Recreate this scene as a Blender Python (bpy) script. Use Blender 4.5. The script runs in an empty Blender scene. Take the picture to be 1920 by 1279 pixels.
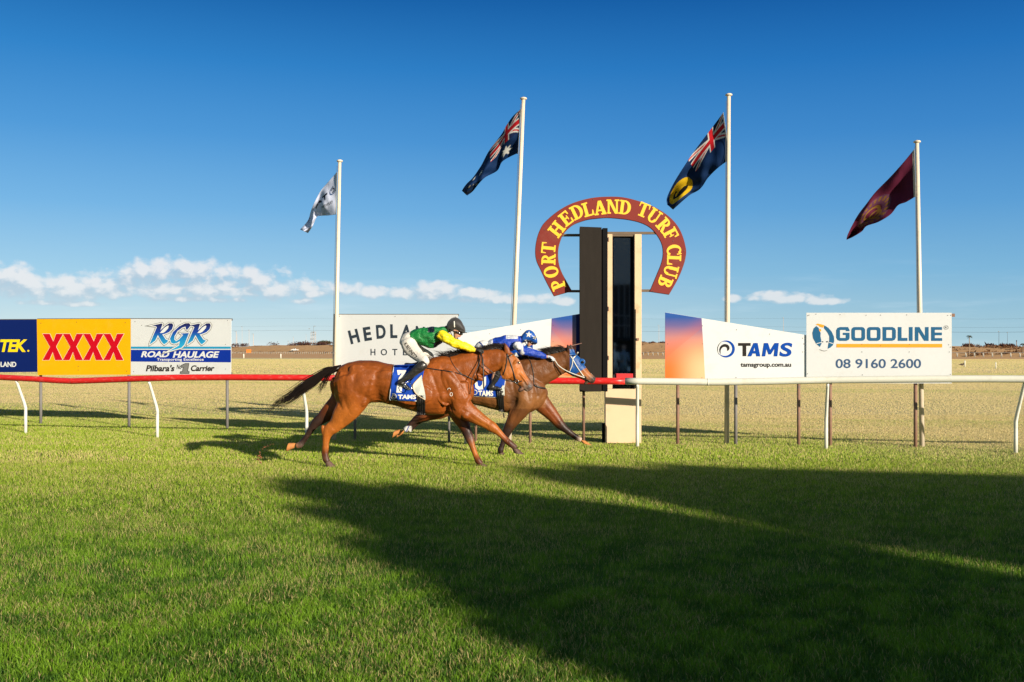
import bpy, math, random
import numpy as np
from mathutils import Vector, Matrix, noise as mnoise
from mathutils.bvhtree import BVHTree

# ------------------------------------------------------------------ camera, sky, sun, exposure
SC = bpy.context.scene
COL = SC.collection
F, CX, HY, H = 1866.67, 960.0, 659.0, 1.66
cam_d = bpy.data.cameras.new('camera'); cam = bpy.data.objects.new('camera', cam_d); COL.objects.link(cam)
cam.location = (0, 0, H); cam.rotation_euler = (math.radians(90), 0, 0)
cam_d.lens = 35; cam_d.sensor_width = 36; cam_d.shift_y = (HY-639.5)/1920; cam_d.clip_end = 20000; cam_d.clip_start = .05
SC.camera = cam
SC.view_settings.view_transform = 'Standard'; SC.view_settings.look = 'None'
SC.view_settings.gamma = 1; SC.view_settings.use_curve_mapping = False
SC.view_settings.exposure = 0.55
SC.render.engine = 'CYCLES'
SC.cycles.max_bounces = 6; SC.cycles.diffuse_bounces = 3; SC.cycles.glossy_bounces = 3; SC.cycles.transparent_max_bounces = 8
SC.cycles.use_denoising = True

SUN_AZ, SUN_EL = math.radians(139.0), math.radians(16.3)
SUNV = Vector((math.sin(SUN_AZ)*math.cos(SUN_EL), math.cos(SUN_AZ)*math.cos(SUN_EL), math.sin(SUN_EL)))
sd = bpy.data.lights.new('sun', 'SUN'); sd.energy = 5.0; sd.angle = math.radians(.6); sd.color = (1, .90, .74)
so = bpy.data.objects.new('sun', sd); COL.objects.link(so); so.location = (30, -30, 30)
so.rotation_euler = SUNV.to_track_quat('Z', 'Y').to_euler()

W = bpy.data.worlds.new('World'); SC.world = W; W.use_nodes = True
nt = W.node_tree; nt.nodes.clear()
class NB:
    """small node-building helper"""
    def __init__(s, nt): s.nt = nt
    def n(s, t, **kw):
        x = s.nt.nodes.new(t)
        for k, v in kw.items(): setattr(x, k, v)
        return x
    def put(s, sock, v):
        if v is None: return
        if isinstance(v, bpy.types.NodeSocket): s.nt.links.new(v, sock)
        else: sock.default_value = v
    def m(s, op, a, b=None, c=None, clamp=False):
        x = s.n('ShaderNodeMath', operation=op, use_clamp=clamp)
        s.put(x.inputs[0], a); s.put(x.inputs[1], b); s.put(x.inputs[2], c); return x.outputs[0]
    def mix(s, f, a, b, blend='MIX'):
        x = s.n('ShaderNodeMix', data_type='RGBA', blend_type=blend)
        s.put(x.inputs[0], f)
        for sock, v in ((x.inputs[6], a), (x.inputs[7], b)):
            if isinstance(v, tuple) and len(v) == 3: v = (*v, 1)
            s.put(sock, v)
        return x.outputs[2]
    def ramp(s, f, stops, interp='LINEAR'):
        x = s.n('ShaderNodeValToRGB'); e = x.color_ramp; e.interpolation = interp
        while len(e.elements) < len(stops): e.elements.new(.5)
        for el, (p, c) in zip(e.elements, stops):
            el.position = p; el.color = (*c, 1) if len(c) == 3 else c
        s.put(x.inputs[0], f); return x.outputs[0]
    def sstep(s, x, a, b):
        r = s.n('ShaderNodeMapRange', interpolation_type='SMOOTHSTEP')
        s.put(r.inputs[0], x); r.inputs[1].default_value = a; r.inputs[2].default_value = b
        r.inputs[3].default_value = 0; r.inputs[4].default_value = 1; return r.outputs[0]
    def noise(s, vec, scale, detail=4, rough=.5, dist=0):
        x = s.n('ShaderNodeTexNoise'); s.put(x.inputs['Vector'], vec)
        x.inputs['Scale'].default_value = scale; x.inputs['Detail'].default_value = detail
        x.inputs['Roughness'].default_value = rough; x.inputs['Distortion'].default_value = dist
        return x.outputs['Fac']
    def comb(s, x, y, z):
        c = s.n('ShaderNodeCombineXYZ'); s.put(c.inputs[0], x); s.put(c.inputs[1], y); s.put(c.inputs[2], z); return c.outputs[0]
b = NB(nt)
tc = b.n('ShaderNodeTexCoord').outputs['Generated']
sep = b.n('ShaderNodeSeparateXYZ'); b.put(sep.inputs[0], tc)
X_, Y_, Z_ = sep.outputs
az = b.m('ARCTAN2', X_, Y_)
el = b.m('ARCSINE', Z_)
grad = b.ramp(b.m('MULTIPLY', el, 1.6), [
    (0.0, (.43, .52, .54)), (.045, (.335, .465, .53)), (.12, (.205, .385, .54)), (.22, (.105, .285, .515)),
    (.33, (.047, .20, .455)), (.44, (.018, .140, .385)), (.54, (.007, .084, .28)), (.75, (.004, .04, .14))])
sideways = b.sstep(az, -.55, .6)
grad = b.mix(sideways, b.mix(1.0, grad, (1.22, 1.13, 1.05), 'MULTIPLY'), b.mix(1.0, grad, (.68, .82, .88), 'MULTIPLY'))
sky = b.n('ShaderNodeTexSky', sky_type='NISHITA'); sky.sun_disc = False
sky.sun_elevation = SUN_EL; sky.sun_rotation = SUN_AZ; sky.air_density = 1.0; sky.dust_density = .3; sky.ozone_density = 3.0
skyc = b.mix(1.0, sky.outputs[0], (.085, .080, .066), 'MULTIPLY')
front = b.m('MULTIPLY', b.m('SUBTRACT', 1.0, b.sstep(el, .36, .60)), b.sstep(Y_, -.3, .3))
base = b.mix(front, skyc, grad)
# cumulus band: soft clusters by azimuth / elevation broken up by fractal noise
def px_az(px): return math.atan((px-CX)/F)
def px_el(px, py): return math.atan((HY-py)/F/math.hypot(1, (px-CX)/F))
clusters = [(380, 530, 170, 38), (230, 538, 120, 26), (70, 540, 130, 26), (10, 520, 60, 26), (520, 545, 100, 22), (300, 512, 60, 20), (350, 503, 70, 20), (640, 546, 60, 17), (600, 552, 80, 10),
            (790, 551, 95, 17), (820, 540, 50, 15), (900, 553, 45, 11), (960, 562, 110, 11), (700, 548, 40, 14), (460, 515, 34, 18), (480, 528, 60, 18),
            (1485, 561, 80, 10), (1455, 553, 35, 10), (1545, 565, 36, 8), (1374, 561, 16, 9), (985, 562, 30, 10), (1050, 566, 30, 9), (880, 548, 30, 9), 
            (75, 568, 40, 7), (340, 560, 60, 8), (570, 565, 26, 8), (150, 570, 50, 6), (420, 563, 50, 7), (200, 548, 190, 14), (330, 540, 200, 26), (120, 545, 130, 24), (260, 525, 60, 26), (560, 540, 50, 20)]
def cloud_field(azs, els):
    q = b.comb(azs, b.m('MULTIPLY', els, 1.35), 0)
    n1 = b.noise(q, 30, 8, .66, .3)
    n2 = b.noise(q, 95, 4, .6, .1)
    nn = b.m('ADD', b.m('MULTIPLY', n1, .8), b.m('MULTIPLY', n2, .2))
    wob = b.n('ShaderNodeTexNoise'); b.put(wob.inputs['Vector'], q); wob.inputs['Scale'].default_value = 70; wob.inputs['Detail'].default_value = 3
    wv = b.n('ShaderNodeVectorMath', operation='MULTIPLY_ADD'); b.put(wv.inputs[0], wob.outputs['Color']); wv.inputs[1].default_value = (.012, .012, 0); b.put(wv.inputs[2], q)
    vo = []
    for sc_v in (62, 130):
        v_ = b.n('ShaderNodeTexVoronoi', feature='SMOOTH_F1', voronoi_dimensions='2D'); b.put(v_.inputs['Vector'], wv.outputs[0]); v_.inputs['Scale'].default_value = sc_v; v_.inputs['Smoothness'].default_value = .5; vo.append(v_.outputs['Distance'])
    puff = b.m('ADD', b.m('MULTIPLY', b.m('SUBTRACT', .42, vo[0]), 1.0), b.m('MULTIPLY', b.m('SUBTRACT', .42, vo[1]), .5))
    acc = None
    for (cx, cy, rx, ry) in clusters:
        a0, e0 = px_az(cx), px_el(cx, cy); ra, re = rx/F, ry/F
        da = b.m('DIVIDE', b.m('SUBTRACT', azs, a0), ra)
        de = b.m('SUBTRACT', els, e0)
        de = b.m('MAXIMUM', b.m('DIVIDE', de, re), b.m('DIVIDE', de, -re*.85))
        g = b.m('SUBTRACT', 1.0, b.m('ADD', b.m('MULTIPLY', da, da), b.m('MULTIPLY', de, de)))
        acc = g if acc is None else b.m('SMOOTH_MAX', acc, g, .25)
    return b.m('ADD', b.m('MULTIPLY', b.m('ADD', b.m('MAXIMUM', acc, -2.0), .30), 1.0), b.m('ADD', puff, b.m('MULTIPLY', b.m('SUBTRACT', nn, .5), 3.9)))
f0 = cloud_field(az, el)
f1 = cloud_field(b.m('ADD', az, .0050), b.m('ADD', el, .0085))
alpha = b.m('MULTIPLY', b.sstep(f0, .0, 1.3), .70)
lit = b.sstep(b.m('SUBTRACT', f0, f1), -.55, .85)
ccol = b.mix(lit, (.33, .40, .47), (.66, .62, .60))
ccol = b.mix(b.sstep(el, .03, .075), b.mix(.35, ccol, (.40, .52, .57)), ccol)
wisp = b.noise(b.comb(az, b.m('MULTIPLY', el, 9), 3.0), 9, 6, .6)
base = b.mix(b.m('MULTIPLY', b.m('MULTIPLY', b.sstep(wisp, .5, .8), .16), b.m('SUBTRACT', 1.0, b.sstep(el, .02, .12))), base, (.62, .70, .74))
fin = b.mix(b.m('MULTIPLY', alpha, b.sstep(Y_, 0, .2)), base, ccol)
bg = b.n('ShaderNodeBackground'); b.put(bg.inputs[0], fin); bg.inputs[1].default_value = 1.0
wo = b.n('ShaderNodeOutputWorld'); nt.links.new(bg.outputs[0], wo.inputs[0])

# ------------------------------------------------------------------ helpers
R = random.Random(7)
NR = np.random.default_rng(11)
def P(px, py, D): return Vector(((px-CX)/F*D, D, H-(py-HY)/F*D))
def gD(py): return H*F/(py-HY)
CAMV = Vector((0, 0, H))

def tag(o, label=None, cat=None, group=None, kind=None):
    if label: o['label'] = label
    if cat: o['category'] = cat
    if group: o['group'] = group
    if kind: o['kind'] = kind
    return o
def empty(name, loc, label, cat, group=None):
    o = bpy.data.objects.new(name, None); COL.objects.link(o); o.location = loc; o.empty_display_size = .1
    return tag(o, label, cat, group)
def attach(o, parent):
    if parent is not None:
        o.parent = parent
        bpy.context.view_layer.update()
        o.matrix_parent_inverse = parent.matrix_world.inverted()
    return o
def link_mesh(name, me, mats, parent=None, smooth=False):
    for m_ in (mats if isinstance(mats, (list, tuple)) else [mats]): me.materials.append(m_)
    if smooth: me.polygons.foreach_set('use_smooth', [True]*len(me.polygons))
    o = bpy.data.objects.new(name, me); COL.objects.link(o)
    return attach(o, parent)

class MB:
    def __init__(s): s.v = []; s.f = []; s.mi = []; s.cuts = [(0, 0)]
    def cut(s):
        if s.cuts[-1] != (len(s.v), len(s.f)): s.cuts.append((len(s.v), len(s.f)))
    def add(s, vs, fs, mi=0):
        n = len(s.v); s.v += [tuple(v) for v in vs]
        s.f += [tuple(i+n for i in f) for f in fs]; s.mi += [mi]*len(fs); return s
    def hexa(s, p, mi=0):   # 8 corners: 0-3 one face, 4-7 the opposite
        return s.add(p, [(0,1,2,3),(7,6,5,4),(0,4,5,1),(1,5,6,2),(2,6,7,3),(3,7,4,0)], mi)
    def box(s, x0, x1, y0, y1, z0, z1, mi=0):
        return s.hexa([(x0,y0,z0),(x1,y0,z0),(x1,y0,z1),(x0,y0,z1),(x0,y1,z0),(x1,y1,z0),(x1,y1,z1),(x0,y1,z1)], mi)
    def tube(s, pts, rad, n=8, mi=0, cap=True, flat=1.0):
        pts = [Vector(p) for p in pts]; N = len(pts)
        rads = rad if isinstance(rad, (list, tuple)) else [rad]*N
        vs = []; prev = None
        for i, p in enumerate(pts):
            t = (pts[min(i+1, N-1)]-pts[max(i-1, 0)]).normalized()
            if prev is None:
                a = Vector((0, 1, 0)) if abs(t.y) < .9 else Vector((1, 0, 0))
                u = (a - t*a.dot(t)).normalized()
            else:
                u = (prev - t*prev.dot(t)).normalized()
            prev = u; w = t.cross(u)
            for k in range(n):
                an = 2*math.pi*k/n
                vs.append(p + (u*math.cos(an)*flat + w*math.sin(an))*rads[i])
        fs = [(i*n+k, i*n+(k+1) % n, (i+1)*n+(k+1) % n, (i+1)*n+k) for i in range(N-1) for k in range(n)]
        if cap: fs += [tuple(range(n))[::-1], tuple((N-1)*n+k for k in range(n))]
        return s.add(vs, fs, mi)
    def disc(s, c, r, nrm, th=.01, n=16, mi=0):
        c = Vector(c); nrm = Vector(nrm).normalized()
        return s.tube([c, c+nrm*th], r, n, mi)
    def ellipsoid(s, c, rx, ry, rz, n=12, m=8, mi=0):
        c = Vector(c); vs = [c+Vector((0, 0, rz))]
        for j in range(1, m):
            ph = math.pi*j/m
            for k in range(n):
                th = 2*math.pi*k/n
                vs.append(c+Vector((rx*math.sin(ph)*math.cos(th), ry*math.sin(ph)*math.sin(th), rz*math.cos(ph))))
        vs.append(c-Vector((0, 0, rz)))
        fs = [(0, 1+k, 1+(k+1) % n) for k in range(n)]
        for j in range(m-2):
            a = 1+j*n
            fs += [(a+k, a+n+k, a+n+(k+1) % n, a+(k+1) % n) for k in range(n)]
        a = 1+(m-2)*n; e = len(vs)-1
        fs += [(a+(k+1) % n, a+k, e) for k in range(n)]
        return s.add(vs, fs, mi)
    def mesh(s, name):
        me = bpy.data.meshes.new(name); me.from_pydata(s.v, [], s.f)
        me.polygons.foreach_set('material_index', s.mi); me.validate(); me.update(); return me
    def build(s, name, mats, parent=None, smooth=False, label=None, bevel=0):
        o = link_mesh(name, s.mesh(name), mats, parent, smooth)
        if label: o['label'] = label
        if bevel:
            md = o.modifiers.new('bevel', 'BEVEL'); md.width = bevel; md.segments = 2; md.limit_method = 'ANGLE'
        return o

def build_split(mb, name, mats, parent):
    mb.cut(); out = []
    for (v0, f0), (v1, f1) in zip(mb.cuts[:-1], mb.cuts[1:]):
        if f1 <= f0: continue
        p = MB(); p.v = mb.v[v0:v1]; p.f = [tuple(i-v0 for i in f) for f in mb.f[f0:f1]]; p.mi = mb.mi[f0:f1]
        used = sorted(set(p.mi)); ms = mats if isinstance(mats, list) else [mats]
        p.mi = [used.index(i) for i in p.mi]; out.append(p.build(name, [ms[i] for i in used], parent))
    return out
# ------------------------------------------------------------------ materials
def mat(name, col, rough=.6, metal=0, var=.12, vscale=6, bump=0, bscale=40, spec=.5, coat=0, dirt=None, sheen=0, stretch=None):
    m_ = bpy.data.materials.new(name); m_.use_nodes = True; t = m_.node_tree; q = NB(t)
    p = t.nodes['Principled BSDF']
    tco = q.n('ShaderNodeTexCoord').outputs['Object']
    if stretch:
        mp = q.n('ShaderNodeMapping'); q.put(mp.inputs[0], tco); mp.inputs['Scale'].default_value = stretch; tco = mp.outputs[0]
    nz = q.noise(tco, vscale, 5, .6)
    c = q.mix(nz, tuple(x*(1-var) for x in col), tuple(min(1, x*(1+var)) for x in col))
    if dirt:
        dcol, amt, dsc = dirt
        c = q.mix(q.m('MULTIPLY', q.sstep(q.noise(tco, dsc, 6, .65, .3), .52, .72), amt), c, dcol)
    q.put(p.inputs['Base Color'], c)
    p.inputs['Roughness'].default_value = rough; p.inputs['Metallic'].default_value = metal
    p.inputs['Specular IOR Level'].default_value = spec
    p.inputs['Coat Weight'].default_value = coat; p.inputs['Coat Roughness'].default_value = .25
    p.inputs['Sheen Weight'].default_value = sheen
    if bump:
        bn = q.n('ShaderNodeBump'); bn.inputs['Strength'].default_value = bump; bn.inputs['Distance'].default_value = .01
        q.put(bn.inputs['Height'], q.noise(tco, bscale, 4, .6)); q.put(p.inputs['Normal'], bn.outputs[0])
    return m_
def vmat(name, rough=.5, spec=.5, coat=0, bump=.2, bscale=60, transl=0, sheen=0, stretch=None, bdist=.01):
    m_ = bpy.data.materials.new(name); m_.use_nodes = True; t = m_.node_tree; q = NB(t)
    p = t.nodes['Principled BSDF']
    at = q.n('ShaderNodeAttribute', attribute_name='Col').outputs['Color']
    q.put(p.inputs['Base Color'], at)
    p.inputs['Roughness'].default_value = rough; p.inputs['Specular IOR Level'].default_value = spec
    p.inputs['Coat Weight'].default_value = coat; p.inputs['Coat Roughness'].default_value = .3
    p.inputs['Sheen Weight'].default_value = sheen
    if bump:
        tco = q.n('ShaderNodeTexCoord').outputs['Object']
        if stretch:
            mp = q.n('ShaderNodeMapping'); q.put(mp.inputs[0], tco); mp.inputs['Scale'].default_value = stretch; tco = mp.outputs[0]
        bn = q.n('ShaderNodeBump'); bn.inputs['Strength'].default_value = bump; bn.inputs['Distance'].default_value = bdist
        q.put(bn.inputs['Height'], q.noise(tco, bscale, 5, .6, .6)); q.put(p.inputs['Normal'], bn.outputs[0])
    if transl:
        tr = q.n('ShaderNodeBsdfTranslucent'); q.put(tr.inputs[0], at)
        mx = q.n('ShaderNodeMixShader'); mx.inputs[0].default_value = transl
        t.links.new(p.outputs[0], mx.inputs[1]); t.links.new(tr.outputs[0], mx.inputs[2])
        t.links.new(mx.outputs[0], t.nodes['Material Output'].inputs[0])
    return m_
M = dict(
    rail_red=mat('rail red paint', (.66, .018, .016), .38, var=.1, vscale=2, dirt=((.75, .35, .3), .35, 9), stretch=(1, 4, 4)),
    rail_white=mat('rail white paint', (.70, .68, .58), .35, var=.05, vscale=3, dirt=((.45, .38, .28), .3, 5)),
    post_white=mat('post white paint', (.72, .70, .62), .4, var=.06, dirt=((.35, .28, .2), .4, 9)),
    pole=mat('flagpole cream paint', (.72, .60, .46), .35, var=.06, dirt=((.4, .3, .2), .35, 7)),
    galv=mat('galvanised steel', (.17, .155, .145), .7, metal=0, var=.2, vscale=18),
    rust=mat('rusty steel post', (.24, .13, .085), .75, var=.35, vscale=14, dirt=((.14, .12, .11), .6, 8)),
    white=mat('sign white sheet', (.66, .665, .665), .45, var=.05, vscale=2, bump=.5, bscale=1.3, dirt=((.52, .47, .40), .22, 4), spec=.12),
    offwhite=mat('sign white print', (.74, .74, .72), .45, var=.02, spec=.12),
    yellow=mat('sign yellow', (.82, .42, .003), .45, var=.06, bump=.5, bscale=1.3, dirt=((.75, .42, .04), .3, 3), spec=.12),
    red=mat('sign red', (.56, .004, .014), .42, var=.04, spec=.12),
    navy=mat('sign navy', (.004, .015, .12), .42, var=.08, spec=.12),
    blue=mat('sign blue', (.005, .030, .30), .42, var=.05, spec=.12),
    sky=mat('sign sky blue', (.02, .28, .50), .42, var=.05, spec=.12),
    yel2=mat('sign lettering yellow', (.90, .66, .01), .42, var=.03, spec=.12),
    slate=mat('sign slate lettering', (.030, .042, .058), .5, var=.08, spec=.12),
    black=mat('sign black lettering', (.022, .018, .016), .5, var=.1, spec=.12),
    tealblue=mat('sign steel blue', (.022, .115, .24), .45, var=.04, spec=.12),
    phone=mat('sign phone blue', (.05, .10, .20), .45, var=.05, spec=.12),
    orange=mat('sign orange bar', (.86, .36, .035), .45, var=.04, spec=.12),
    silver=mat('sign silver outline', (.20, .195, .185), .45, var=.1, spec=.12),
    tamsblue=mat('sign bright blue', (.002, .055, .33), .42, var=.04, spec=.12),
    edge=mat('sign edge metal', (.10, .085, .08), .6, var=.2, spec=.12),
    screw=mat('screw heads', (.07, .05, .04), .5),
    cream=mat('cream painted timber', (.68, .47, .28), .6, var=.10, vscale=4, bump=.25, bscale=14, dirt=((.42, .22, .08), .45, 5)),
    creamp=mat('cream painted sheet', (.68, .48, .30), .6, var=.08, vscale=3, bump=.15, bscale=9, dirt=((.62, .33, .10), .45, 2.2)),
    board=mat('weathered black board', (.020, .016, .013), .9, spec=.12, var=.25, vscale=5, bump=.2, bscale=30, stretch=(3, 3, .4)),
    inside=mat('dark inside', (.008, .008, .009), .9, spec=.08),
    redbox=mat('red box', (.55, .012, .016), .5),
    maroon=mat('horseshoe maroon paint', (.19, .020, .013), .6, spec=.25, var=.2, vscale=1.6, dirt=((.21, .055, .036), .7, 1.8)),
    gold=mat('horseshoe gold lettering', (.88, .50, .02), .5, var=.06),
    barsteel=mat('brown bar', (.13, .085, .05), .7, var=.3),
    blackleather=mat('black leather', (.014, .012, .011), .34, var=.3, bump=.4, bscale=60),
    strap=mat('bridle leather', (.018, .014, .012), .45),
    whitestrap=mat('white webbing', (.66, .63, .55), .6),
    helmetblack=mat('black helmet cover', (.022, .019, .019), .62, var=.2, bump=.2, bscale=80, sheen=.3),
    helmetblue=mat('blue helmet silk', (.012, .085, .36), .32, var=.3, vscale=18, bump=.4, bscale=30),
    gogg=mat('goggle lens', (.02, .018, .02), .08),
    eye=mat('horse eye', (.012, .007, .004), .06, spec=.8),
    clothblue=mat('saddle cloth blue', (.008, .05, .34), .7, var=.15, vscale=14, bump=.5, bscale=22, spec=.12),
    clothwhite=mat('cloth white print', (.72, .69, .62), .75, var=.08, vscale=20, spec=.12),
    flap=mat('saddle flap grey', (.50, .52, .46), .6, var=.12, vscale=12, bump=.3, bscale=16),
    silvermetal=mat('stirrup steel', (.5, .5, .5), .25, metal=1),
    wire=mat('wire', (.08, .08, .09), .6),
    clad=mat('dark cladding', (.020, .019, .018), .8, spec=.2),
    roofm=mat('grey roof sheet', (.25, .25, .24), .5),
    clod=mat('red soil clod', (.22, .075, .03), .9, var=.3, vscale=60),
    ute=mat('white car paint', (.72, .72, .70), .3), tyre=mat('tyre', (.02, .02, .02), .8), glass=mat('dark glass', (.02, .03, .035), .08),
    orangeplastic=mat('orange barrier', (.75, .20, .03), .5),
    towerrust=mat('pale lattice steel', (.48, .38, .32), .6), lamp=mat('lamp head', (.2, .2, .2), .5),
)
HAIR = mat('horse hair', (.013, .008, .006), .42, var=.4, vscale=30, spec=.4)
SKINM = vmat('skin', .5, .4, 0, .1, 90)
HORSE1 = vmat('bay coat glossy', .42, .28, 0, .6, 17, sheen=0, bdist=.014)
CLOTH = vmat('riding silk', .38, .45, .0, 1.0, 9, bdist=.035, stretch=(1, 1, 1.8))
BREECH = vmat('white breeches', .6, .3, 0, .6, 14, bdist=.015)
BOOT = vmat('riding boot leather', .32, .5, .2, .3, 40)
FLAGM = vmat('flag fabric', .75, .2, 0, .25, 50, transl=.32)
GRASSM = vmat('grass blades', .55, .25, 0, 0, 1, transl=.22)

# ------------------------------------------------------------------ numpy noise
_tab = NR.random((256, 256))
def vnoise(x, y):
    xi = np.floor(x).astype(int); yi = np.floor(y).astype(int); fx = x-xi; fy = y-yi
    fx = fx*fx*(3-2*fx); fy = fy*fy*(3-2*fy)
    g = lambda a, c: _tab[a & 255, c & 255]
    return (g(xi, yi)*(1-fx)+g(xi+1, yi)*fx)*(1-fy)+(g(xi, yi+1)*(1-fx)+g(xi+1, yi+1)*fx)*fy
def fbm(x, y, o=4):
    t = 0; a = .5; s_ = 0
    for i in range(o):
        t = t+a*vnoise(x+17*i, y+31*i); s_ += a; a *= .5; x = x*2.03; y = y*2.03
    return t/s_
def setcol(me, arr):
    a = me.color_attributes.new('Col', 'FLOAT_COLOR', 'POINT')
    c = np.ones((len(arr), 4), np.float32); c[:, :3] = arr
    a.data.foreach_set('color', c.ravel())

# ------------------------------------------------------------------ ground
def ground_material():
    m_ = bpy.data.materials.new('turf and dirt ground'); m_.use_nodes = True; t = m_.node_tree; q = NB(t)
    p = t.nodes['Principled BSDF']; p.inputs['Roughness'].default_value = .9; p.inputs['Specular IOR Level'].default_value = .1
    pos = q.n('ShaderNodeNewGeometry').outputs['Position']
    sp = q.n('ShaderNodeSeparateXYZ'); q.put(sp.inputs[0], pos); x, y, z = sp.outputs
    # mown strips running along the track: noise stretched in x
    st = q.comb(q.m('MULTIPLY', q.m('ADD', x, q.m('MULTIPLY', y, .35)), .10), q.m('MULTIPLY', q.m('ADD', y, q.m('MULTIPLY', x, .22)), .55), 0)
    ns = q.noise(st, 1.0, 6, .62)
    nf = q.noise(pos, 5, 5, .7)
    nb = q.noise(pos, .25, 5, .6)
    green = q.mix(nf, (.032, .072, .009), (.09, .15, .022))
    tan = q.mix(q.m('ADD', q.m('MULTIPLY', ns, .6), q.m('MULTIPLY', nf, .4)), (.52, .41, .17), (.74, .59, .33))
    tan = q.mix(q.m('MULTIPLY', q.sstep(ns, .42, .66), .40), tan, (.40, .38, .11))
    far = q.mix(q.sstep(q.noise(q.comb(q.m('MULTIPLY', x, .02), q.m('MULTIPLY', y, .2), 1), 1.0, 5, .6), .35, .7), (.74, .58, .31), (.62, .50, .24))
    tan = q.mix(q.sstep(y, 40, 90), tan, far)
    edge = q.m('ADD', q.m('ADD', y, q.m('MULTIPLY', x, .50)), q.m('MULTIPLY', q.m('SUBTRACT', nb, .5), 8))
    c = q.mix(q.sstep(edge, 17.5, 25), green, tan)
    dl = q.m('ADD', q.m('ADD', y, q.m('MULTIPLY', x, .56)), q.m('MULTIPLY', q.m('SUBTRACT', nb, .5), 14))
    dirt = q.mix(q.noise(q.comb(q.m('MULTIPLY', x, .02), q.m('MULTIPLY', y, .05), 2), 1.0, 5, .6), (.50, .25, .11), (.70, .44, .22))
    c = q.mix(q.sstep(dl, 214, 222), c, dirt)
    fl = q.m('ADD', y, q.m('MULTIPLY', x, 1.24))
    c = q.mix(q.sstep(fl, 470, 500), c, q.mix(nb, (.5, .28, .11), (.6, .4, .17)))
    q.put(p.inputs['Base Color'], c)
    bn = q.n('ShaderNodeBump'); bn.inputs['Strength'].default_value = .6; bn.inputs['Distance'].default_value = .04
    q.put(bn.inputs['Height'], q.noise(pos, 14, 5, .7)); q.put(p.inputs['Normal'], bn.outputs[0])
    return m_
mb = MB(); mb.add([(-7000, -400, 0), (7000, -400, 0), (7000, 9000, 0), (-7000, 9000, 0)], [(0, 1, 2, 3)])
g = mb.build('ground', ground_material()); tag(g, kind='structure')

def grass_band(D0, D1, dens, wid, hgt, seg):
    n = int((D1*D1-D0*D0)*.66*dens)
    D = np.sqrt(NR.random(n)*(D1*D1-D0*D0)+D0*D0)
    X = (NR.random(n)*2-1)*.66*D
    if D0 > 15:    # thinner where it is the dry infield
        pass
    k = fbm(X*1.3+40, D*1.3, 4); k2 = fbm(X*6+9, D*6, 3); k3 = fbm((X+.3*D)*.35+5, (D+.2*X)*1.1+3, 4); br = NR.random(n)
    green = np.array((.170, .310, .016)); dk = np.array((.055, .135, .009)); lime = np.array((.35, .45, .032)); straw = np.array((.58, .47, .19))
    t = np.clip((k2-.5)*3+.5+(br-.5)*1.2, 0, 1)[:, None]
    c = dk*(1-t)+green*t
    # paler, yellower turf towards the rail, bright lime strips on the track
    far = np.clip((D-8)/6.5, 0, 1)[:, None]
    c = c*(1-far*.75)+lime*far*.75
    s_amt = .07+.15*np.clip((k-.46)*5, 0, 1)+.14*np.clip((D-7)/6, 0, 1)+.24*np.clip((k3-.5)*4, 0, 1)*np.clip((D-9)/5, 0, 1)
    ed = D+.50*X+(fbm(X*.25+8, D*.25, 3)-.5)*5
    dry = np.clip((ed-17.0)/6.5, 0, 1)
    stripe = np.clip((fbm((X+.35*D)*.11+70, (D+.2*X)*.55+7, 4)-.47)*6, 0, 1)
    s_amt = np.maximum(s_amt, dry*(.93-.50*stripe))
    isS = (NR.random(n) < s_amt)[:, None]
    sc = (straw*(1-dry[:, None])+np.array((.585, .465, .215))*dry[:, None])*(.80+.3*NR.random((n, 1)))*(.78+.22*np.clip((D-6)/8, 0, 1))[:, None]
    lg = np.array((.36, .38, .10))*(.7+.5*NR.random((n, 1)))
    c = np.where(isS, sc, c*(1-dry[:, None])+lg*dry[:, None])
    vv = .5 if D0 < 20 else .16
    c = c*(1-vv/2+vv*NR.random((n, 1)))*(1 if D0 < 26 else .80)
    h = hgt*(.45+.9*NR.random(n))*(.75+.6*k2)*(1-.35*dry); w = wid*(.6+.8*NR.random(n))
    a = NR.random(n)*2*np.pi
    if D0 >= 15: a = .36+NR.normal(size=n)*(.8 if D0 < 20 else .3)
    lean = h*(.15+.95*NR.random(n)**1.2)*(1 if D0 < 20 else .4)
    la = NR.random(n)*2*np.pi
    dx = np.cos(a)*w/2; dy = np.sin(a)*w/2; lx = np.cos(la)*lean; ly = np.sin(la)*lean
    Z0 = np.zeros(n)
    if seg == 2:
        V = np.stack([np.stack([X-dx, D-dy, Z0-.004], 1), np.stack([X+dx, D+dy, Z0-.004], 1),
                      np.stack([X+dx*.75+lx*.35, D+dy*.75+ly*.35, h*.62], 1), np.stack([X-dx*.75+lx*.35, D-dy*.75+ly*.35, h*.62], 1),
                      np.stack([X+lx, D+ly, h*.95], 1)], 1)
        per = 5; idx = [(0, 1, 2), (0, 2, 3), (3, 2, 4)]
    else:
        V = np.stack([np.stack([X-dx, D-dy, Z0-.004], 1), np.stack([X+dx, D+dy, Z0-.004], 1), np.stack([X+lx*.8, D+ly*.8, h], 1)], 1)
        per = 3; idx = [(0, 1, 2)]
    base = (np.arange(n)*per)[:, None, None]
    Fc = (base+np.array(idx)[None]).reshape(-1)
    C = np.repeat(c, per, 0)
    return V.reshape(-1, 3), Fc, C
bands = [grass_band(4.3, 7, 11000, .0034, .038, 2), grass_band(7, 10, 6500, .0042, .037, 1), grass_band(10, 15, 3600, .0060, .035, 1), grass_band(15, 26, 1700, .0095, .034, 1), grass_band(26, 75, 230, .024, .036, 1), grass_band(75, 215, 16, .09, .06, 1)]
off = 0; Vs = []; Fs = []; Cs = []
for V, Fc, C in bands:
    Vs.append(V); Fs.append(Fc+off); Cs.append(C); off += len(V)
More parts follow.
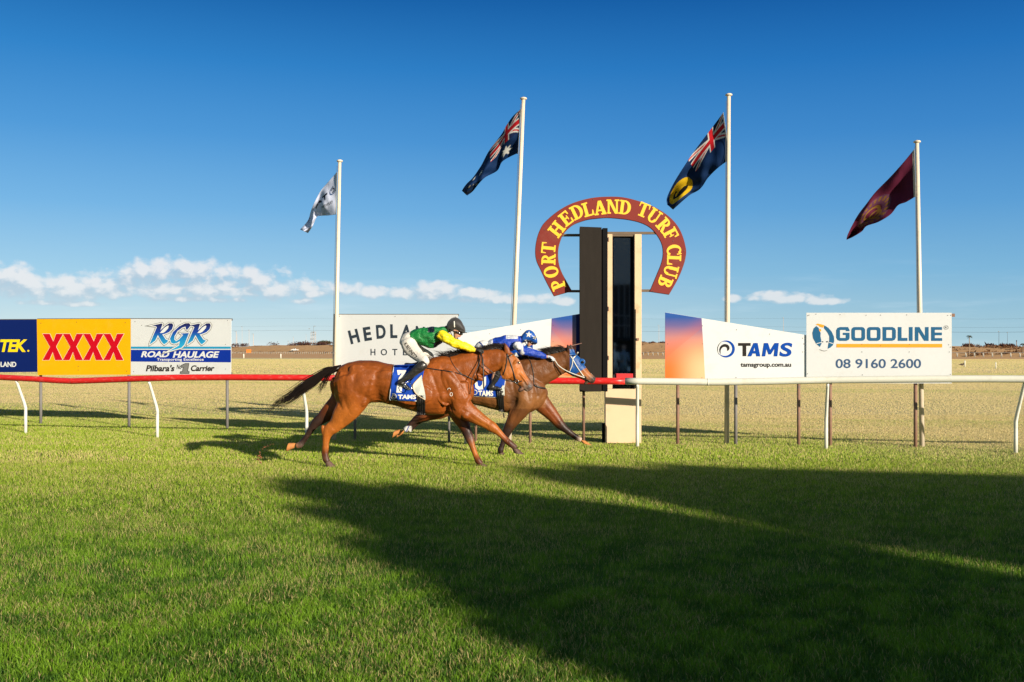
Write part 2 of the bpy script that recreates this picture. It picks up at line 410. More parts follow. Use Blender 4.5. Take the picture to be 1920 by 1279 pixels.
V = np.concatenate(Vs).astype(np.float32); Fc = np.concatenate(Fs).astype(np.int32); C = np.concatenate(Cs)
me = bpy.data.meshes.new('grass'); nf = len(Fc)//3
me.vertices.add(len(V)); me.vertices.foreach_set('co', V.ravel())
me.loops.add(len(Fc)); me.loops.foreach_set('vertex_index', Fc)
me.polygons.add(nf); me.polygons.foreach_set('loop_start', np.arange(nf, dtype=np.int32)*3)
me.update(calc_edges=True)
setcol(me, C)
go = link_mesh('grass', me, GRASSM); tag(go, 'short mown green turf fading to dry straw grass beyond the rail', 'grass', kind='stuff')
del V, Fc, C, Vs, Fs, Cs, bands
# ------------------------------------------------------------------ far setting
def fence_y(x): return 478-1.24*x
def embank():
    xs = np.linspace(-1100, 420, 400); rows = [0, 8, 22, 34, 60]
    vs = []; fs = []
    for i, x in enumerate(xs):
        y0 = fence_y(x)+14
        hl = 6.2 if x < 0 else 6.2+(3.5-6.2)*min(1, x/140)
        # lower shoulder at the far left
        if x < -238: hl *= max(.30, 1-(-238-x)/60)
        hh = hl*(.94+.12*float(vnoise(np.array([x*.03]), np.array([3.])) [0]))
        for j, (r, k) in enumerate(zip(rows, (0, .45, .86, 1, 1))):
            n_ = float(vnoise(np.array([x*.12+j*9]), np.array([j*3.3]))[0])-.5
            vs.append((x+r*.78, y0+r, -0.3 if j == 0 else hh*k+n_*1.0*(0 < j < 4)))
    m_ = len(rows)
    fs = [(i*m_+j, (i+1)*m_+j, (i+1)*m_+j+1, i*m_+j+1) for i in range(len(xs)-1) for j in range(m_-1)]
    o = MB().add(vs, fs)
    mm = mat('dry embankment', (.62, .34, .13), .95, var=.45, vscale=.45, bump=0, dirt=((.22, .11, .05), .85, .55))
    o = o.build('embankment', mm, smooth=True); tag(o, kind='structure')
embank()
def leaf_cloud(name, spots, col, n, size, parent=None, shape=None):
    """many small leaf faces inside given ellipsoids: spots = (centre, rx, ry, rz)"""
    vs = []; cs = []
    for (c, rx, ry, rz) in spots:
        c = np.array(c)
        d = NR.normal(size=(n, 3)); d /= np.linalg.norm(d, axis=1)[:, None]
        r = NR.random(n)**.45
        p = c+d*r[:, None]*np.array((rx, ry, rz))
        a = NR.normal(size=(n, 3))*size; bb = NR.normal(size=(n, 3))*size
        tri = np.stack([p, p+a, p+bb], 1)
        vs.append(tri.reshape(-1, 3)); cc = np.array(col)*(.55+.9*NR.random((n, 1)))
        cs.append(np.repeat(cc, 3, 0))
    V = np.concatenate(vs); C = np.concatenate(cs)
    me = bpy.data.meshes.new(name); me.from_pydata(V.tolist(), [], [(3*i, 3*i+1, 3*i+2) for i in range(len(V)//3)])
    setcol(me, C)
    return link_mesh(name, me, GRASSM, parent)
# scrub along the embankment crest
sp = []
for k in range(330):
    x = -480+R.random()*800
    cxp = CX+F*x/(fence_y(x)+40)
    if cxp < 474 and R.random() < .9: continue
    if 508 < cxp < 513 or 553 < cxp < 557: continue
    y = fence_y(x)+14+34+R.uniform(-3, 8); left = x < 0
    hl = 6.2 if left else 6.2+(3.5-6.2)*min(1, x/140)
    s_ = R.uniform(.5, 1.0)*(1.5 if left else .62)
    sp.append(((x+26, y, hl+s_*(.9 if left else .35)), 4.0*s_, 2, (1.25 if left else .9)*s_))
o = leaf_cloud('scrub', sp, (.10, .045, .035), 170, .42); tag(o, 'dark brown scrub lining the crest of the far embankment', 'scrub', kind='stuff')
sp = []
for k in range(1500):
    x = R.uniform(-420, 300); r = R.uniform(2, 30); y = fence_y(x)+14+r
    hl = 6.2 if x < 0 else 6.2+(3.5-6.2)*min(1, x/140)
    sp.append(((x+r*.78, y, hl*min(1, r/30)*.9+.1), R.uniform(1, 3.5), 1, R.uniform(.3, .8)))
o = leaf_cloud('dry_weeds', sp, (.20, .10, .045), 70, .42); tag(o, 'clumps of dry orange brown weeds covering the embankment slope', 'weeds', kind='stuff')

# far running rail (white) : one fence thing
fe = empty('track_fence', (0, fence_y(0), 0), 'low white running rail far across the dirt track below the embankment', 'fence')
mb = MB(); posts = MB(); xs = []
x = -330.0; k = 0
while x < 230:
    y = fence_y(x); xs.append((x, y)); x += 1.7
pv = [(x, y, 1.25) for x, y in xs]
mb.tube(pv, .085, 5); mb.build('rail', M['post_white'], fe)
for (x, y) in xs: posts.box(x-.16, x+.16, y-.05, y+.05, 0, 1.25)
o = posts.build('post', M['post_white'], fe); o['kind'] = 'stuff'
# marker posts
for (px, py, h, lab) in ((457, 672, 8.5, 'short white marker post on infield right of the haulage sign, left of its pair'), (526.5, 672, 8.5, 'short white marker post on the infield edge below the parked pickup'),
                    (1809, 688, 12, 'thin white marker post on the infield directly below the tall palm'), (1867, 691.5, 12.5, 'white marker post nearest the right frame edge on dry infield')):
    D = gD(py); c = P(px, py, D); s_ = D/F
    mb = MB().tube([c, c+Vector((0, 0, h*s_*.94)), c+Vector((0, 0, h*s_))], [1.1*s_, 1.0*s_, .5*s_], 8)
    o = mb.build('marker_post', M['post_white'], smooth=True); tag(o, lab, 'marker post', 'white marker posts on the infield')
# magpie-size bird on the grass at the right
c = P(1804, 686, gD(686.5)); s_ = .045
mb = MB(); mb.ellipsoid(c+Vector((0, 0, .16)), .24, .1, .11); mb.ellipsoid(c+Vector((.2, 0, .28)), .08, .07, .08); mb.tube([c+Vector((-.18, 0, .17)), c+Vector((-.42, 0, .12))], [.06, .02], 6)
mb.tube([c+Vector((.26, 0, .28)), c+Vector((.35, 0, .26))], [.025, .006], 5); mb.tube([c+Vector((0, .02, .1)), c+Vector((0, .02, 0))], .012, 4); mb.tube([c+Vector((0.04, -.03, .1)), c+Vector((.04, -.03, 0))], .012, 4)
o = mb.build('bird', mat('brown feathers', (.06, .04, .03), .8)); tag(o, 'small dark bird standing on dry grass right of the large phone number sign', 'bird')

# white pickup, orange barrier
def pickup(px, py, D):
    c = P(px, py, D); r = empty('pickup_truck', c, 'small white pickup parked on the embankment behind the far rail', 'pickup')
    def q(x, z): return (c.x+x, c.z+z)
    prof = [(-2.6, .45), (-2.6, 1.05), (-.9, 1.08), (-.7, 1.72), (.6, 1.75), (1.15, 1.15), (2.4, 1.0), (2.55, .45)]
    vs = [(c.x-x, c.y-.9, c.z+z) for x, z in prof]+[(c.x-x, c.y+.9, c.z+z) for x, z in prof]; n = len(prof)
    mb = MB().add(vs, [tuple(range(n)), tuple(range(2*n-1, n-1, -1))]+[(i, (i+1) % n, n+(i+1) % n, n+i) for i in range(n)])
    mb.build('body', M['ute'], r)
    w = MB(); w.add([(c.x-x, c.y-.92, c.z+z) for x, z in ((-.75, 1.15), (-.6, 1.62), (.5, 1.64), (.95, 1.17))], [(0, 1, 2, 3)]); w.build('window', M['glass'], r)
    for x in (-1.7, 1.6):
        for y in (-.95, .7): MB().tube([(c.x-x, c.y+y, c.z+.38), (c.x-x, c.y+y+.25, c.z+.38)], .38, 14).build('wheel', M['tyre'], r)
pickup(552.5, 658.2, 690)
D = 700; c = P(466.5, 661.5, D); r = empty('barrier', c, 'bright orange barrier mesh on the far rail', 'barrier')
MB().box(c.x-1.6, c.x+1.6, c.y-.2, c.y, c.z, c.z+2.3).box(c.x-1.9, c.x+1.9, c.y-.35, c.y-.2, c.z+1.9, c.z+2.1).build('panel', M['orangeplastic'], r)
for s_ in (-1.4, 1.4): MB().box(c.x+s_-.12, c.x+s_+.12, c.y-.5, c.y+.4, c.z-.2, c.z).build('foot', M['orangeplastic'], r)

# lattice tower, light masts, power poles
def P3(px, py, D): return P(px, py, D)
def mast(px, ytop, ybase, D, lab, heads=1, w=.22, m_='towerrust'):
    r = empty('light_mast', P(px, ybase, D), lab, 'mast', 'light masts on the horizon')
    MB().tube([P(px, ybase+3, D), P(px, ytop, D)], [w, w*.6], 6).build('pole', M[m_], r)
    h = MB(); t = P(px, ytop, D)
    h.box(t.x-1.6*heads, t.x+.4*heads, t.y-.3, t.y+.3, t.z-.1, t.z+.35); h.build('lamp_head', M['lamp'], r)
mast(443, 622, 652, 1500, 'leftmost pale light mast on the horizon beside the haulage sign', 1.4, .55)
mast(454, 613, 652, 1500, 'tall thin light mast with lamp second from haulage sign', 1.2, .25)
mast(467, 619, 652, 1500, 'light mast third from the haulage sign with drooping lamp', 1.2, .3)
mast(475, 626.5, 652, 1500, 'white light mast fourth from haulage sign', 1.6, .5)
mast(550, 632, 646, 1500, 'short mast on the crest above the white pickup', .5, .3)
mast(541, 640, 648, 1500, 'short mast with wide dark head near the crest', 1.2, .2)
mast(574, 627, 646, 1500, 'thin mast left of the pale lattice tower', .3, .2)
mast(1235.5, 610, 646, 1500, 'lone red light mast between the finish post and orange sign panel', 1.2, .35)
mast(1469, 596, 640, 1500, 'thin light mast rising behind the blue lettered sign', 1.4, .35)
mast(1873, 622, 652, 700, 'slim power pole between the palm and right edge', .3, .16, 'wire')
mast(1889, 624, 652, 700, 'faint power pole right of its slim twin near the right edge', .2, .12, 'wire')
mast(1906, 640, 664, 330, 'stout dark timber post on the bank below the second palm', .01, .17, 'rust')
mast(445, 627, 652, 1800, 'faint mast just right of the leftmost pale mast', .2, .25)
r = empty('lattice_tower', P(589, 648, 1100), 'pale lattice tower with platforms on the far embankment crest', 'tower')
mb = MB()
xl, xr = 583, 592
for x_ in (xl, xr, 587.5): mb.tube([P(x_, 650, 1100), P(x_, 622, 1100)], .22, 5)
for yy in range(626, 650, 4):
    mb.tube([P(xl, yy, 1100), P(xr, yy-3.6, 1100)], .12, 4); mb.tube([P(xl, yy-3.6, 1100), P(xr, yy, 1100)], .12, 4)
mb.build('frame', M['towerrust'], r)
for (x_, yy, w) in ((587, 622.5, 4.0), (590, 611.5, 2), (580, 616.5, 1.5), (589, 627.5, 3.2), (585, 635.5, 4)):
    t = P(x_, yy, 1098); MB().box(t.x-w*.55, t.x+w*.55, t.y-.5, t.y, t.z-.35, t.z+.25).build('platform', M['lamp'], r)
MB().tube([P(588, 624, 1100), P(588, 612, 1100)], .14, 4).build('antenna', M['lamp'], r)
# power lines as one thing each side
r = empty('power_line', P(1700, 622, 690), 'thin power lines strung across the sky beyond the infield', 'power line')
mb = MB()
for y0, y1 in ((619, 622), (597, 597), (611, 613)):
    pts = [P(px, y0+(y1-y0)*(px-400)/1520+1.5*math.sin(px/90.)**2, 1200-.35*(px-400)) for px in range(360, 2000, 60)]
    mb.tube(pts, .07 if y0 == 619 else .035, 4)
mb.build('wires', M['wire'], r)
# trees and palms
r = empty('tree', P(608, 646, 900), 'low rounded green tree beside the lattice tower', 'tree')
c = P(608, 642, 900); MB().tube([P(608, 652, 900), P(608, 641, 900)], .4, 6).build('trunk', M['rust'], r)
leaf_cloud('crown', [(c, 5.6, 3, 1.9), (c+Vector((-2.5, 0, -.6)), 4, 3, 1.3), (c+Vector((3, 0, -.5)), 3.6, 3, 1.3)], (.07, .085, .025), 500, .5, r)
def palm(px, ytop, ybase, D, lab, k=1.0):
    r = empty('palm_tree', P(px, ybase, D), lab, 'palm', 'palm trees behind the right hand signs')
    t = P(px, ytop+4.5*k, D); b_ = P(px-.5, ybase, D); s_ = D/F
    MB().tube([b_, (b_+t)/2+Vector((.3*s_, 0, 0)), t], [.95*s_*k, .75*s_*k, .65*s_*k], 8).build('trunk', mat('palm trunk', (.28, .2, .13), .9, var=.3, vscale=2), r)
    mb = MB()
    for i in range(15):
        a = i*2.4; dz = R.uniform(-.2, 1.0); L = R.uniform(4.5, 6.0)*s_*k
        d = Vector((math.cos(a), math.sin(a)*.9, 0)); prev = t; pts = [t]
        for j in range(1, 7):
            u = j/6; pts.append(t+d*L*u*.95+Vector((0, 0, (dz*u*3.4-4.2*u*u)*s_*k)))
        for j in range(6):
            a0, a1 = pts[j], pts[j+1]; w = Vector((0, 0, .75*s_*k*math.sin(math.pi*(j+1.2)/8))); sd_ = d.cross(Vector((0, 0, 1)))*.6*s_*k
            mb.add([a0, a1, a1-w+sd_, a0-w+sd_], [(0, 1, 2, 3)]); mb.add([a0, a1, a1-w-sd_, a0-w-sd_], [(0, 1, 2, 3)])
    mb.build('crown', mat('palm fronds', (.045, .055, .03), .8, var=.3, vscale=2), r)
palm(1817.5, 625, 665, 300, 'tall thin palm standing on the bank right of the phone number sign', 1.0)
palm(1918, 640, 664, 300, 'palm cut by the right frame edge beside a dark post', 1.0)

# ------------------------------------------------------------------ buildings behind the camera (they throw the big shadows and show in the judge's glass)
sx, sy = SUNV.x, SUNV.y; sh = math.hypot(sx, sy); dx, dy, tz = sx/sh, sy/sh, SUNV.z/sh
def back(px, py, yb=-8):   # the point on the plane y = yb whose shadow falls on the turf at (px, py)
    D = gD(py); X = (px-CX)/F*D; L = (yb-D)/dy
    return (X+dx*L, yb, tz*L)
def extrude_poly(mb, pts, vec, mi=0):
    n = len(pts); a = [Vector(p) for p in pts]; b_ = [p+Vector(vec) for p in a]
    mb.add(a+b_, [tuple(range(n)), tuple(range(2*n-1, n-1, -1))]+[(i, (i+1) % n, n+(i+1) % n, n+i) for i in range(n)], mi)
A0 = back(544, 903); A1 = back(700, 1034); A2 = back(1195, 1279); B1 = back(1018, 932); B2 = back(1313, 986); B3 = back(1920, 1099)
t1 = empty('judges_tower', (14.5, -8, 0), 'dark clad viewing tower with steep roof opposite the finish post', 'tower')
mb = MB(); extrude_poly(mb, [A0, B1, B2, B3, (B3[0]+.4, -8, 4.9), (A2[0]-.7, -8, 4.6), A2, A1], (dx*3, dy*3, 0)); mb.build('roof', M['roofm'], t1)
mb = MB(); extrude_poly(mb, [(12.3, -8.05, 0), (12.3, -8.05, 4.95), (16.6, -8.05, 4.95), (16.6, -8.05, 0)], (dx*2.8, dy*2.8, 0)); mb.build('wall', M['clad'], t1)
mb = MB(); mb.box(12.3, 16.7, -8.0, -6.9, 2.15, 2.3); mb.build('balcony', M['clad'], t1)
mb = MB()
for zz in (2.85, 3.3): mb.tube([(12.3, -6.92, zz), (16.7, -6.92, zz)], .025, 5)
for k in range(12): mb.tube([(12.35+k*.39, -6.92, 2.3), (12.35+k*.39, -6.92, 3.3)], .02, 4)
mb.build('railing', M['galv'], t1)
mb = MB()
for k in range(14): mb.box(12.5+k*.3, 12.56+k*.3, -8.04, -8.0, 2.3, 4.9)
mb.build('batten', M['galv'], t1)
mb = MB(); wz = (5.35, 6.75)
for x0_, x1_, z0_, z1_ in ((13.55, 13.62, *wz), (14.75, 14.82, *wz), (13.55, 14.82, wz[0], wz[0]+.07), (13.55, 14.82, wz[1]-.07, wz[1]), (13.55, 14.82, 6.45, 6.5)): mb.box(x0_, x1_, -8.06, -7.97, z0_, z1_)
mb.build('window_frame', M['offwhite'], t1); MB().box(13.62, 14.75, -8.04, -7.99, wz[0]+.07, wz[1]-.07).build('window', M['glass'], t1)
MB().box(13.0, 16.2, -6.85, -6.75, .75, .95).build('counter', M['offwhite'], t1)
def shadow_edge_tree(lines, label, n, sz, foot):  # unseen leaf clumps added along the roof edges to roughen their shadows
    r = empty('tree', (foot[0], foot[1], 0), label, 'tree'); sp = []
    for (p, q_), cnt, rad in lines:
        for i in range(cnt):
            t = (i+R.uniform(.1, .9))/cnt; a = Vector(p).lerp(Vector(q_), t); k = R.uniform(0, 2.2); s_ = rad*R.uniform(.6, 1.25)
            sp.append(((a.x+dx*k+R.uniform(-.08, .08), a.y+dy*k, a.z+R.uniform(-.10, .05)), s_, s_, s_*.8))
    leaf_cloud('crown', sp, (.06, .10, .03), n, sz, r)
    MB().tube([(foot[0], foot[1], 0), (foot[0]+.1, foot[1], 3.0), (foot[0]-.1, foot[1], 5.2)], [.22, .16, .08], 8).build('trunk', M['rust'], r)
shadow_edge_tree([((A0, A1), 14, .15), ((A1, A2), 22, .20), ((A0, B1), 9, .10)], 'leafy tree overhanging the left edge of the viewing tower roof', 420, .09, (12.0, -11))
shadow_edge_tree([((B1, B2), 8, .10), ((B2, B3), 5, .05)], 'unseen leafy tree added to break up the shadow edge between tower and grandstand', 420, .09, (17.3, -11))
C0 = back(973, 884); C1 = back(1313, 875); C2 = back(1920, 892); D1 = back(1129, 921); D2 = back(1313, 964); D3 = back(1683, 1019); D4 = back(1920, 1056)
t2 = empty('grandstand', (24, -8, 0), 'long grey roofed grandstand beyond the judges tower', 'building')
mb = MB(); extrude_poly(mb, [C0, C1, C2, (36, -8, C2[2]), (36, -8, 5.6), (D4[0]+.1, -8, 5.6), D4, D3, D2, D1], (dx*6, dy*6, 0)); mb.build('roof', M['roofm'], t2)
mb = MB(); extrude_poly(mb, [(18.2, -8.05, 0), (18.2, -8.05, 5.6), (35.6, -8.05, 5.6), (35.6, -8.05, 0)], (dx*6, dy*6, 0)); mb.build('wall', M['clad'], t2)

shadow_edge_tree([((C0, C1), 14, .20), ((C0, D1), 5, .18), ((D1, D2), 6, .08), ((D2, D3), 5, .05), ((D3, D4), 9, .13)], 'unseen leafy tree added to soften the shadow edges of the grandstand roof', 420, .09, (19.0, -12))
# ------------------------------------------------------------------ planes for signs
class Plane:
    def __init__(s, px0, D0, px1, D1):
        a = P(px0, HY, D0); b_ = P(px1, HY, D1); d = (b_-a); d.z = 0
        s.o = a; s.n = Vector((d.y, -d.x, 0)).normalized()    # towards the camera
        if s.n.y > 0: s.n = -s.n
    def at(s, px, py, off=0):
        d = P(px, py, 1.0)-CAMV
        t = (s.o+s.n*off-CAMV).dot(s.n)/d.dot(s.n)
        return CAMV+d*t
def clean_prism(mb, pl, poly, off0, off1, mi=0):
    """polygon given in photo coordinates, laid on the plane pl, from depth off0 to off1"""
    n = len(poly); a = [pl.at(x, y, 0)+pl.n*off1 for x, y in poly]; b_ = [pl.at(x, y, 0)+pl.n*off0 for x, y in poly]
    mb.add(a+b_, [tuple(range(n)), tuple(range(2*n-1, n-1, -1))]+[(i, (i+1) % n, n+(i+1) % n, n+i) for i in range(n)], mi)
DG = bpy.context.evaluated_depsgraph_get
def curve_mesh(splines=None, text=None, offset=0, shear=0, space=1.0, reso=6):
    if text is not None:
        c = bpy.data.curves.new('t', 'FONT'); c.body = text; c.shear = shear; c.offset = offset; c.space_character = space; c.size = 1
    else:
        c = bpy.data.curves.new('t', 'CURVE'); c.dimensions = '2D'
        for pts in splines:
            sp_ = c.splines.new('POLY'); sp_.points.add(len(pts)-1); sp_.use_cyclic_u = True
            for i, (x, y) in enumerate(pts): sp_.points[i].co = (x, y, 0, 1)
        c.offset = offset
    c.resolution_u = reso; c.fill_mode = 'BOTH'; c.extrude = .5
    o = bpy.data.objects.new('t', c); COL.objects.link(o)
    dg = DG(); ev = o.evaluated_get(dg); me = bpy.data.meshes.new_from_object(ev, depsgraph=dg)
    vs = [v.co.copy() for v in me.vertices]; fs = [tuple(p.vertices) for p in me.polygons]
    bpy.data.objects.remove(o); bpy.data.curves.remove(c); bpy.data.meshes.remove(me)
    return vs, fs
def fit(vs, box):
    x0 = min(v.x for v in vs); x1 = max(v.x for v in vs); y0 = min(v.y for v in vs); y1 = max(v.y for v in vs)
    bx0, by0, bx1, by1 = box
    return [(bx0+(v.x-x0)/(x1-x0)*(bx1-bx0), by1-(v.y-y0)/(y1-y0)*(by1-by0), v.z+.5) for v in vs]
def lettering(mb, pl, text, box, mi=0, offset=0, shear=0, space=1.0, lift=.0015, th=.002, rot=0, reso=6):
    mb.cut()
    vs, fs = curve_mesh(text=text, offset=offset, shear=shear, space=space, reso=reso)
    q = fit(vs, box)
    if rot:
        cx, cy = (box[0]+box[2])/2, (box[1]+box[3])/2; c, s_ = math.cos(rot), math.sin(rot)
        q = [(cx+(x-cx)*c-(y-cy)*s_, cy+(x-cx)*s_+(y-cy)*c, z) for x, y, z in q]
    mb.add([pl.at(x, y, 0)+pl.n*(lift+th*z) for x, y, z in q], fs, mi)
def shape(mb, pl, splines, mi=0, lift=.0015, th=.002, offset=0, autocut=True):
    """filled outline (with holes) in photo coordinates"""
    mb.cut() if autocut else None
    sp_ = [[(x, -y) for x, y in s_] for s_ in splines]
    vs, fs = curve_mesh(splines=sp_, offset=offset)
    mb.add([pl.at(v.x, -v.y, 0)+pl.n*(lift+th*(v.z+.5)) for v in vs], fs, mi)
def ell(cx, cy, rx, ry, n=40, a0=0, a1=360, rot=0):
    out = []
    for i in range(n+(a1-a0 < 360)):
        a = math.radians(a0+(a1-a0)*i/n); x, y = rx*math.cos(a), ry*math.sin(a); c, s_ = math.cos(rot), math.sin(rot)
        out.append((cx+x*c-y*s_, cy+x*s_+y*c))
    return out
def ringsec(cx, cy, r0, r1, a0, a1, k=1.0, n=24, taper=0):
    """ring sector whose thickness may taper to the end"""
    o_ = ell(cx, cy, r1, r1*k, n, a0, a1); inn = []
    for i in range(n+1):
        t = i/n; rr = r0+(r1-r0)*taper*t; a = math.radians(a0+(a1-a0)*t)
        inn.append((cx+rr*math.cos(a), cy+rr*k*math.sin(a)))
    return o_+inn[::-1]
def post(px, ybase, ytop, w, m_, parent, D=None, name='post', lean=0):
    D = D or gD(ybase); b_ = P(px, ybase, D); t = P(px+lean, ytop, D); r_ = w/2*D/F
    MB().tube([b_-Vector((0, 0, .15)), t], r_, 10).build(name, M[m_], parent, smooth=True)
def screws(mb, pl, pts, r=.9):
    for x, y in pts: mb.cut(); shape_disc(mb, pl, x, y, r)
def shape_disc(mb, pl, x, y, r):
    n = 8; q = [pl.at(x+r*math.cos(a*math.pi/4), y+r*math.sin(a*math.pi/4), 0)+pl.n*.006 for a in range(n)]
    mb.add(q, [tuple(range(n))])

def sign(name, pl, poly, mat_, label, cat='advertising sign', topbar=True, th=.012):
    c = pl.at((poly[0][0]+poly[1][0])/2, poly[2][1]); r = empty(name, (c.x, c.y, 0), label, cat, 'advertising boards beside the rail')
    mb = MB(); clean_prism(mb, pl, poly, -th, 0); mb.build('panel', mat_, r)
    if topbar:
        f = MB(); x0, y0 = poly[0]; x1, y1 = poly[1]; x2, y2 = poly[2]; x3, y3 = poly[3]
        for (a, c_, e, g_) in ((x0, y0-1.3, x1, y1-1.3),):
            clean_prism(f, pl, [(a, c_), (e, g_), (e, g_+4), (a, c_+4)], -th-.045, -th-.004)
        clean_prism(f, pl, [(x3, y3-5), (x2, y2-5), (x2, y2-1), (x3, y3-1)], -th-.045, -th-.004)
        clean_prism(f, pl, [(x0+.6, y0+3), (x0+4, y0+3), (x3+4, y3-5), (x3+.6, y3-5)], -th-.045, -th-.004)
        f.build('frame', M['edge'], r)
    return r
def spiral(cx, cy, ra, rb, th, a0, a1, k=1.0, n=34):
    o_ = []; i_ = []
    for i in range(n+1):
        t = i/n; a = math.radians(a0+(a1-a0)*t); R_ = ra+(rb-ra)*t; w = th*(math.sin(math.pi*min(1, t*1.02+.0))**.75 if t < .98 else .05)
        o_.append((cx+R_*math.cos(a), cy+R_*k*math.sin(a))); i_.append((cx+(R_-w)*math.cos(a), cy+(R_-w)*k*math.sin(a)))
    return o_+i_[::-1]
def swirl(mb, pl, cx, cy, r, mi_a, mi_b, k=1.0, mirror=1):
    def mm(p): return [(cx+(x-cx)*mirror, y) for x, y in p]
    shape(mb, pl, [mm(spiral(cx, cy, r*1.0, r*.98, r*.30, -125, 150, k))], mi_b)
    shape(mb, pl, [mm(spiral(cx, cy, r*.86, r*.22, r*.36, 135, 430, k))], mi_a)
    shape(mb, pl, [mm(spiral(cx, cy, r*1.02, r*.98, r*.07, 140, 250, k))], mi_a)

# left group -----------------------------------------------------------------
PL1 = Plane(0, 22.95, 433, 21.25)
S = sign('advertising_sign', PL1, [(-90, 600), (69, 599.5), (69.5, 697.5), (-90, 699)], M['navy'], 'navy sign with yellow lettering cut by the left frame edge')
mb = MB(); lettering(mb, PL1, 'TEK', (0.5, 636.5, 51, 660), 0, .035, .22, .92); lettering(mb, PL1, '.', (51.5, 656, 55, 659.7), 0, .02)
lettering(mb, PL1, 'DLAND', (-7, 678.5, 30.5, 688), 1, .024)
lettering(mb, PL1, 'O', (-20, 678.5, -10, 688), 1, .012)
build_split(mb, 'lettering', [M['yel2'], M['offwhite']], S)
post(-40, 794, 640, 5, 'galv', S)
S = sign('advertising_sign', PL1, [(69, 598.5), (245, 598), (245, 702.5), (70.5, 703.5)], M['yellow'], 'yellow sign with four big red letters')
mb = MB()
for k in range(4):
    a = 81.5+38.0*k; w = 36
    o_ = [(a-1.3, 626), (a+11.8, 626), (a+18.7, 640.5), (a+24.2, 626), (a+37, 626), (a+23.8, 650.0), (a+36.2, 675.3), (a+22.4, 675.3), (a+17.6, 660), (a+11.0, 675.3), (a-1.4, 675.3), (a+12.6, 650.5)]
    shape(mb, PL1, [o_], 0, .0012, .001, .45); shape(mb, PL1, [o_], 1, .003, .001)
build_split(mb, 'lettering', [M['offwhite'], M['red']], S)
sc_ = MB(); screws(sc_, PL1, [(77, 606), (144, 604), (235, 605), (147, 687), (147, 694), (238, 696)], .7); build_split(sc_, 'screw', M['screw'], S)
post(76.5, 795, 703, 5.2, 'galv', S)
post(242, 801.5, 703, 5.4, 'galv', S)
S = sign('advertising_sign', PL1, [(245.3, 598), (433.5, 598.5), (433, 703.5), (245.3, 702.8)], M['white'], 'white and blue road haulage sign with slanted blue monogram')
mb = MB()
clean_prism(mb, PL1, [(245.5, 650), (433, 650), (433, 654), (245.5, 654)], .0005, .002, 0); mb.cut()
clean_prism(mb, PL1, [(245.5, 656), (433, 656), (433, 679.5), (245.5, 678)], .0005, .002, 1)
build_split(mb, 'band', [M['sky'], M['blue']], S)
def Z5(pts): return [(280+x/10.656, 590+y/10.656) for x, y in pts]
Rl = lambda o: [(x+o, y) for x, y in [(75, 220), (250, 180), (262, 195), (215, 330), (320, 230), (400, 178), (460, 178), (478, 215), (455, 290), (390, 350), (300, 385), (255, 392), (330, 500), (380, 520), (345, 560), (300, 590), (255, 545), (175, 400), (120, 515), (60, 560), (20, 585), (20, 575), (160, 250), (130, 228)]]
Rh = lambda o: [(x+o, y) for x, y in [(205, 370), (300, 260), (370, 215), (400, 220), (385, 275), (320, 345), (270, 372)]]
Gl = [(760, 300), (825, 215), (800, 175), (720, 178), (600, 240), (480, 350), (420, 480), (445, 560), (500, 580), (560, 560), (620, 520), (600, 620), (420, 720), (640, 660), (700, 600), (790, 372), (640, 380), (660, 395), (690, 400), (600, 500), (540, 535), (500, 500), (505, 430), (560, 330), (660, 255), (730, 235), (740, 290)]
for sp_ in ([Z5(Rl(0)), Z5(Rh(0))], [Z5(Gl)], [Z5(Rl(750)), Z5(Rh(750))]):
    pass
lm = MB(); gi = 0
for sp_ in ([Rl(0), Rh(0)], [Gl], [Rl(750), Rh(750)]):
    o_ = [Z5(x) for x in sp_]
    shape(lm, PL1, [o_[0]], 0, .0035+gi, .001, 2.9); shape(lm, PL1, [o_[0]], 1, .0050+gi, .001, 1.9)
    shape(lm, PL1, o_, 2, .0065+gi, .001, 0.35); gi += .0004
gm = bpy.data.materials.new('monogram gradient print'); gm.use_nodes = True; q = NB(gm.node_tree); p_ = gm.node_tree.nodes['Principled BSDF']
sp3 = q.n('ShaderNodeSeparateXYZ'); q.put(sp3.inputs[0], q.n('ShaderNodeNewGeometry').outputs['Position'])
zt, zb = PL1.at(330, 607).z, PL1.at(330, 648).z
mr = q.n('ShaderNodeMapRange'); q.put(mr.inputs[0], sp3.outputs[2]); mr.inputs[1].default_value = zb; mr.inputs[2].default_value = zt
q.put(p_.inputs['Base Color'], q.ramp(mr.outputs[0], [(0, (.02, .36, .62)), (.35, (.01, .20, .50)), (.6, (.008, .05, .34)), (1, (.012, .008, .06))])); p_.inputs['Roughness'].default_value = .45
build_split(lm, 'monogram', [M['silver'], M['offwhite'], gm], S)
mb = MB()
lettering(mb, PL1, 'ROAD', (264.5, 658.5, 317.5, 670), 0, .035, .25, 1.0, lift=.0028); lettering(mb, PL1, 'HAULAGE', (324, 658.8, 411.5, 671), 0, .035, .25, 1.0, lift=.0028)
lettering(mb, PL1, 'Transporting Excellence', (294.5, 671.5, 382, 678), 0, .02, 0, 1.1, lift=.0028)
lettering(mb, PL1, "Pilbara's", (273.5, 684.3, 327.5, 696.5), 1, .032, .22); lettering(mb, PL1, 'Carrier', (358, 685, 402.5, 696), 1, .032, .22)
one = [(339.8, 685.6), (347.5, 682), (354, 682), (351.6, 696.4), (354.6, 697.2), (354.3, 700), (338.2, 700), (338.8, 697.2), (342.8, 696.4), (344.2, 688.2), (340, 688.6)]
shape(mb, PL1, [one], 1, .0025, .001, .9); shape(mb, PL1, [one], 2, .004, .001, -.1); lettering(mb, PL1, 'No', (331.5, 683.5, 340, 692.3), 1, .01, .15)
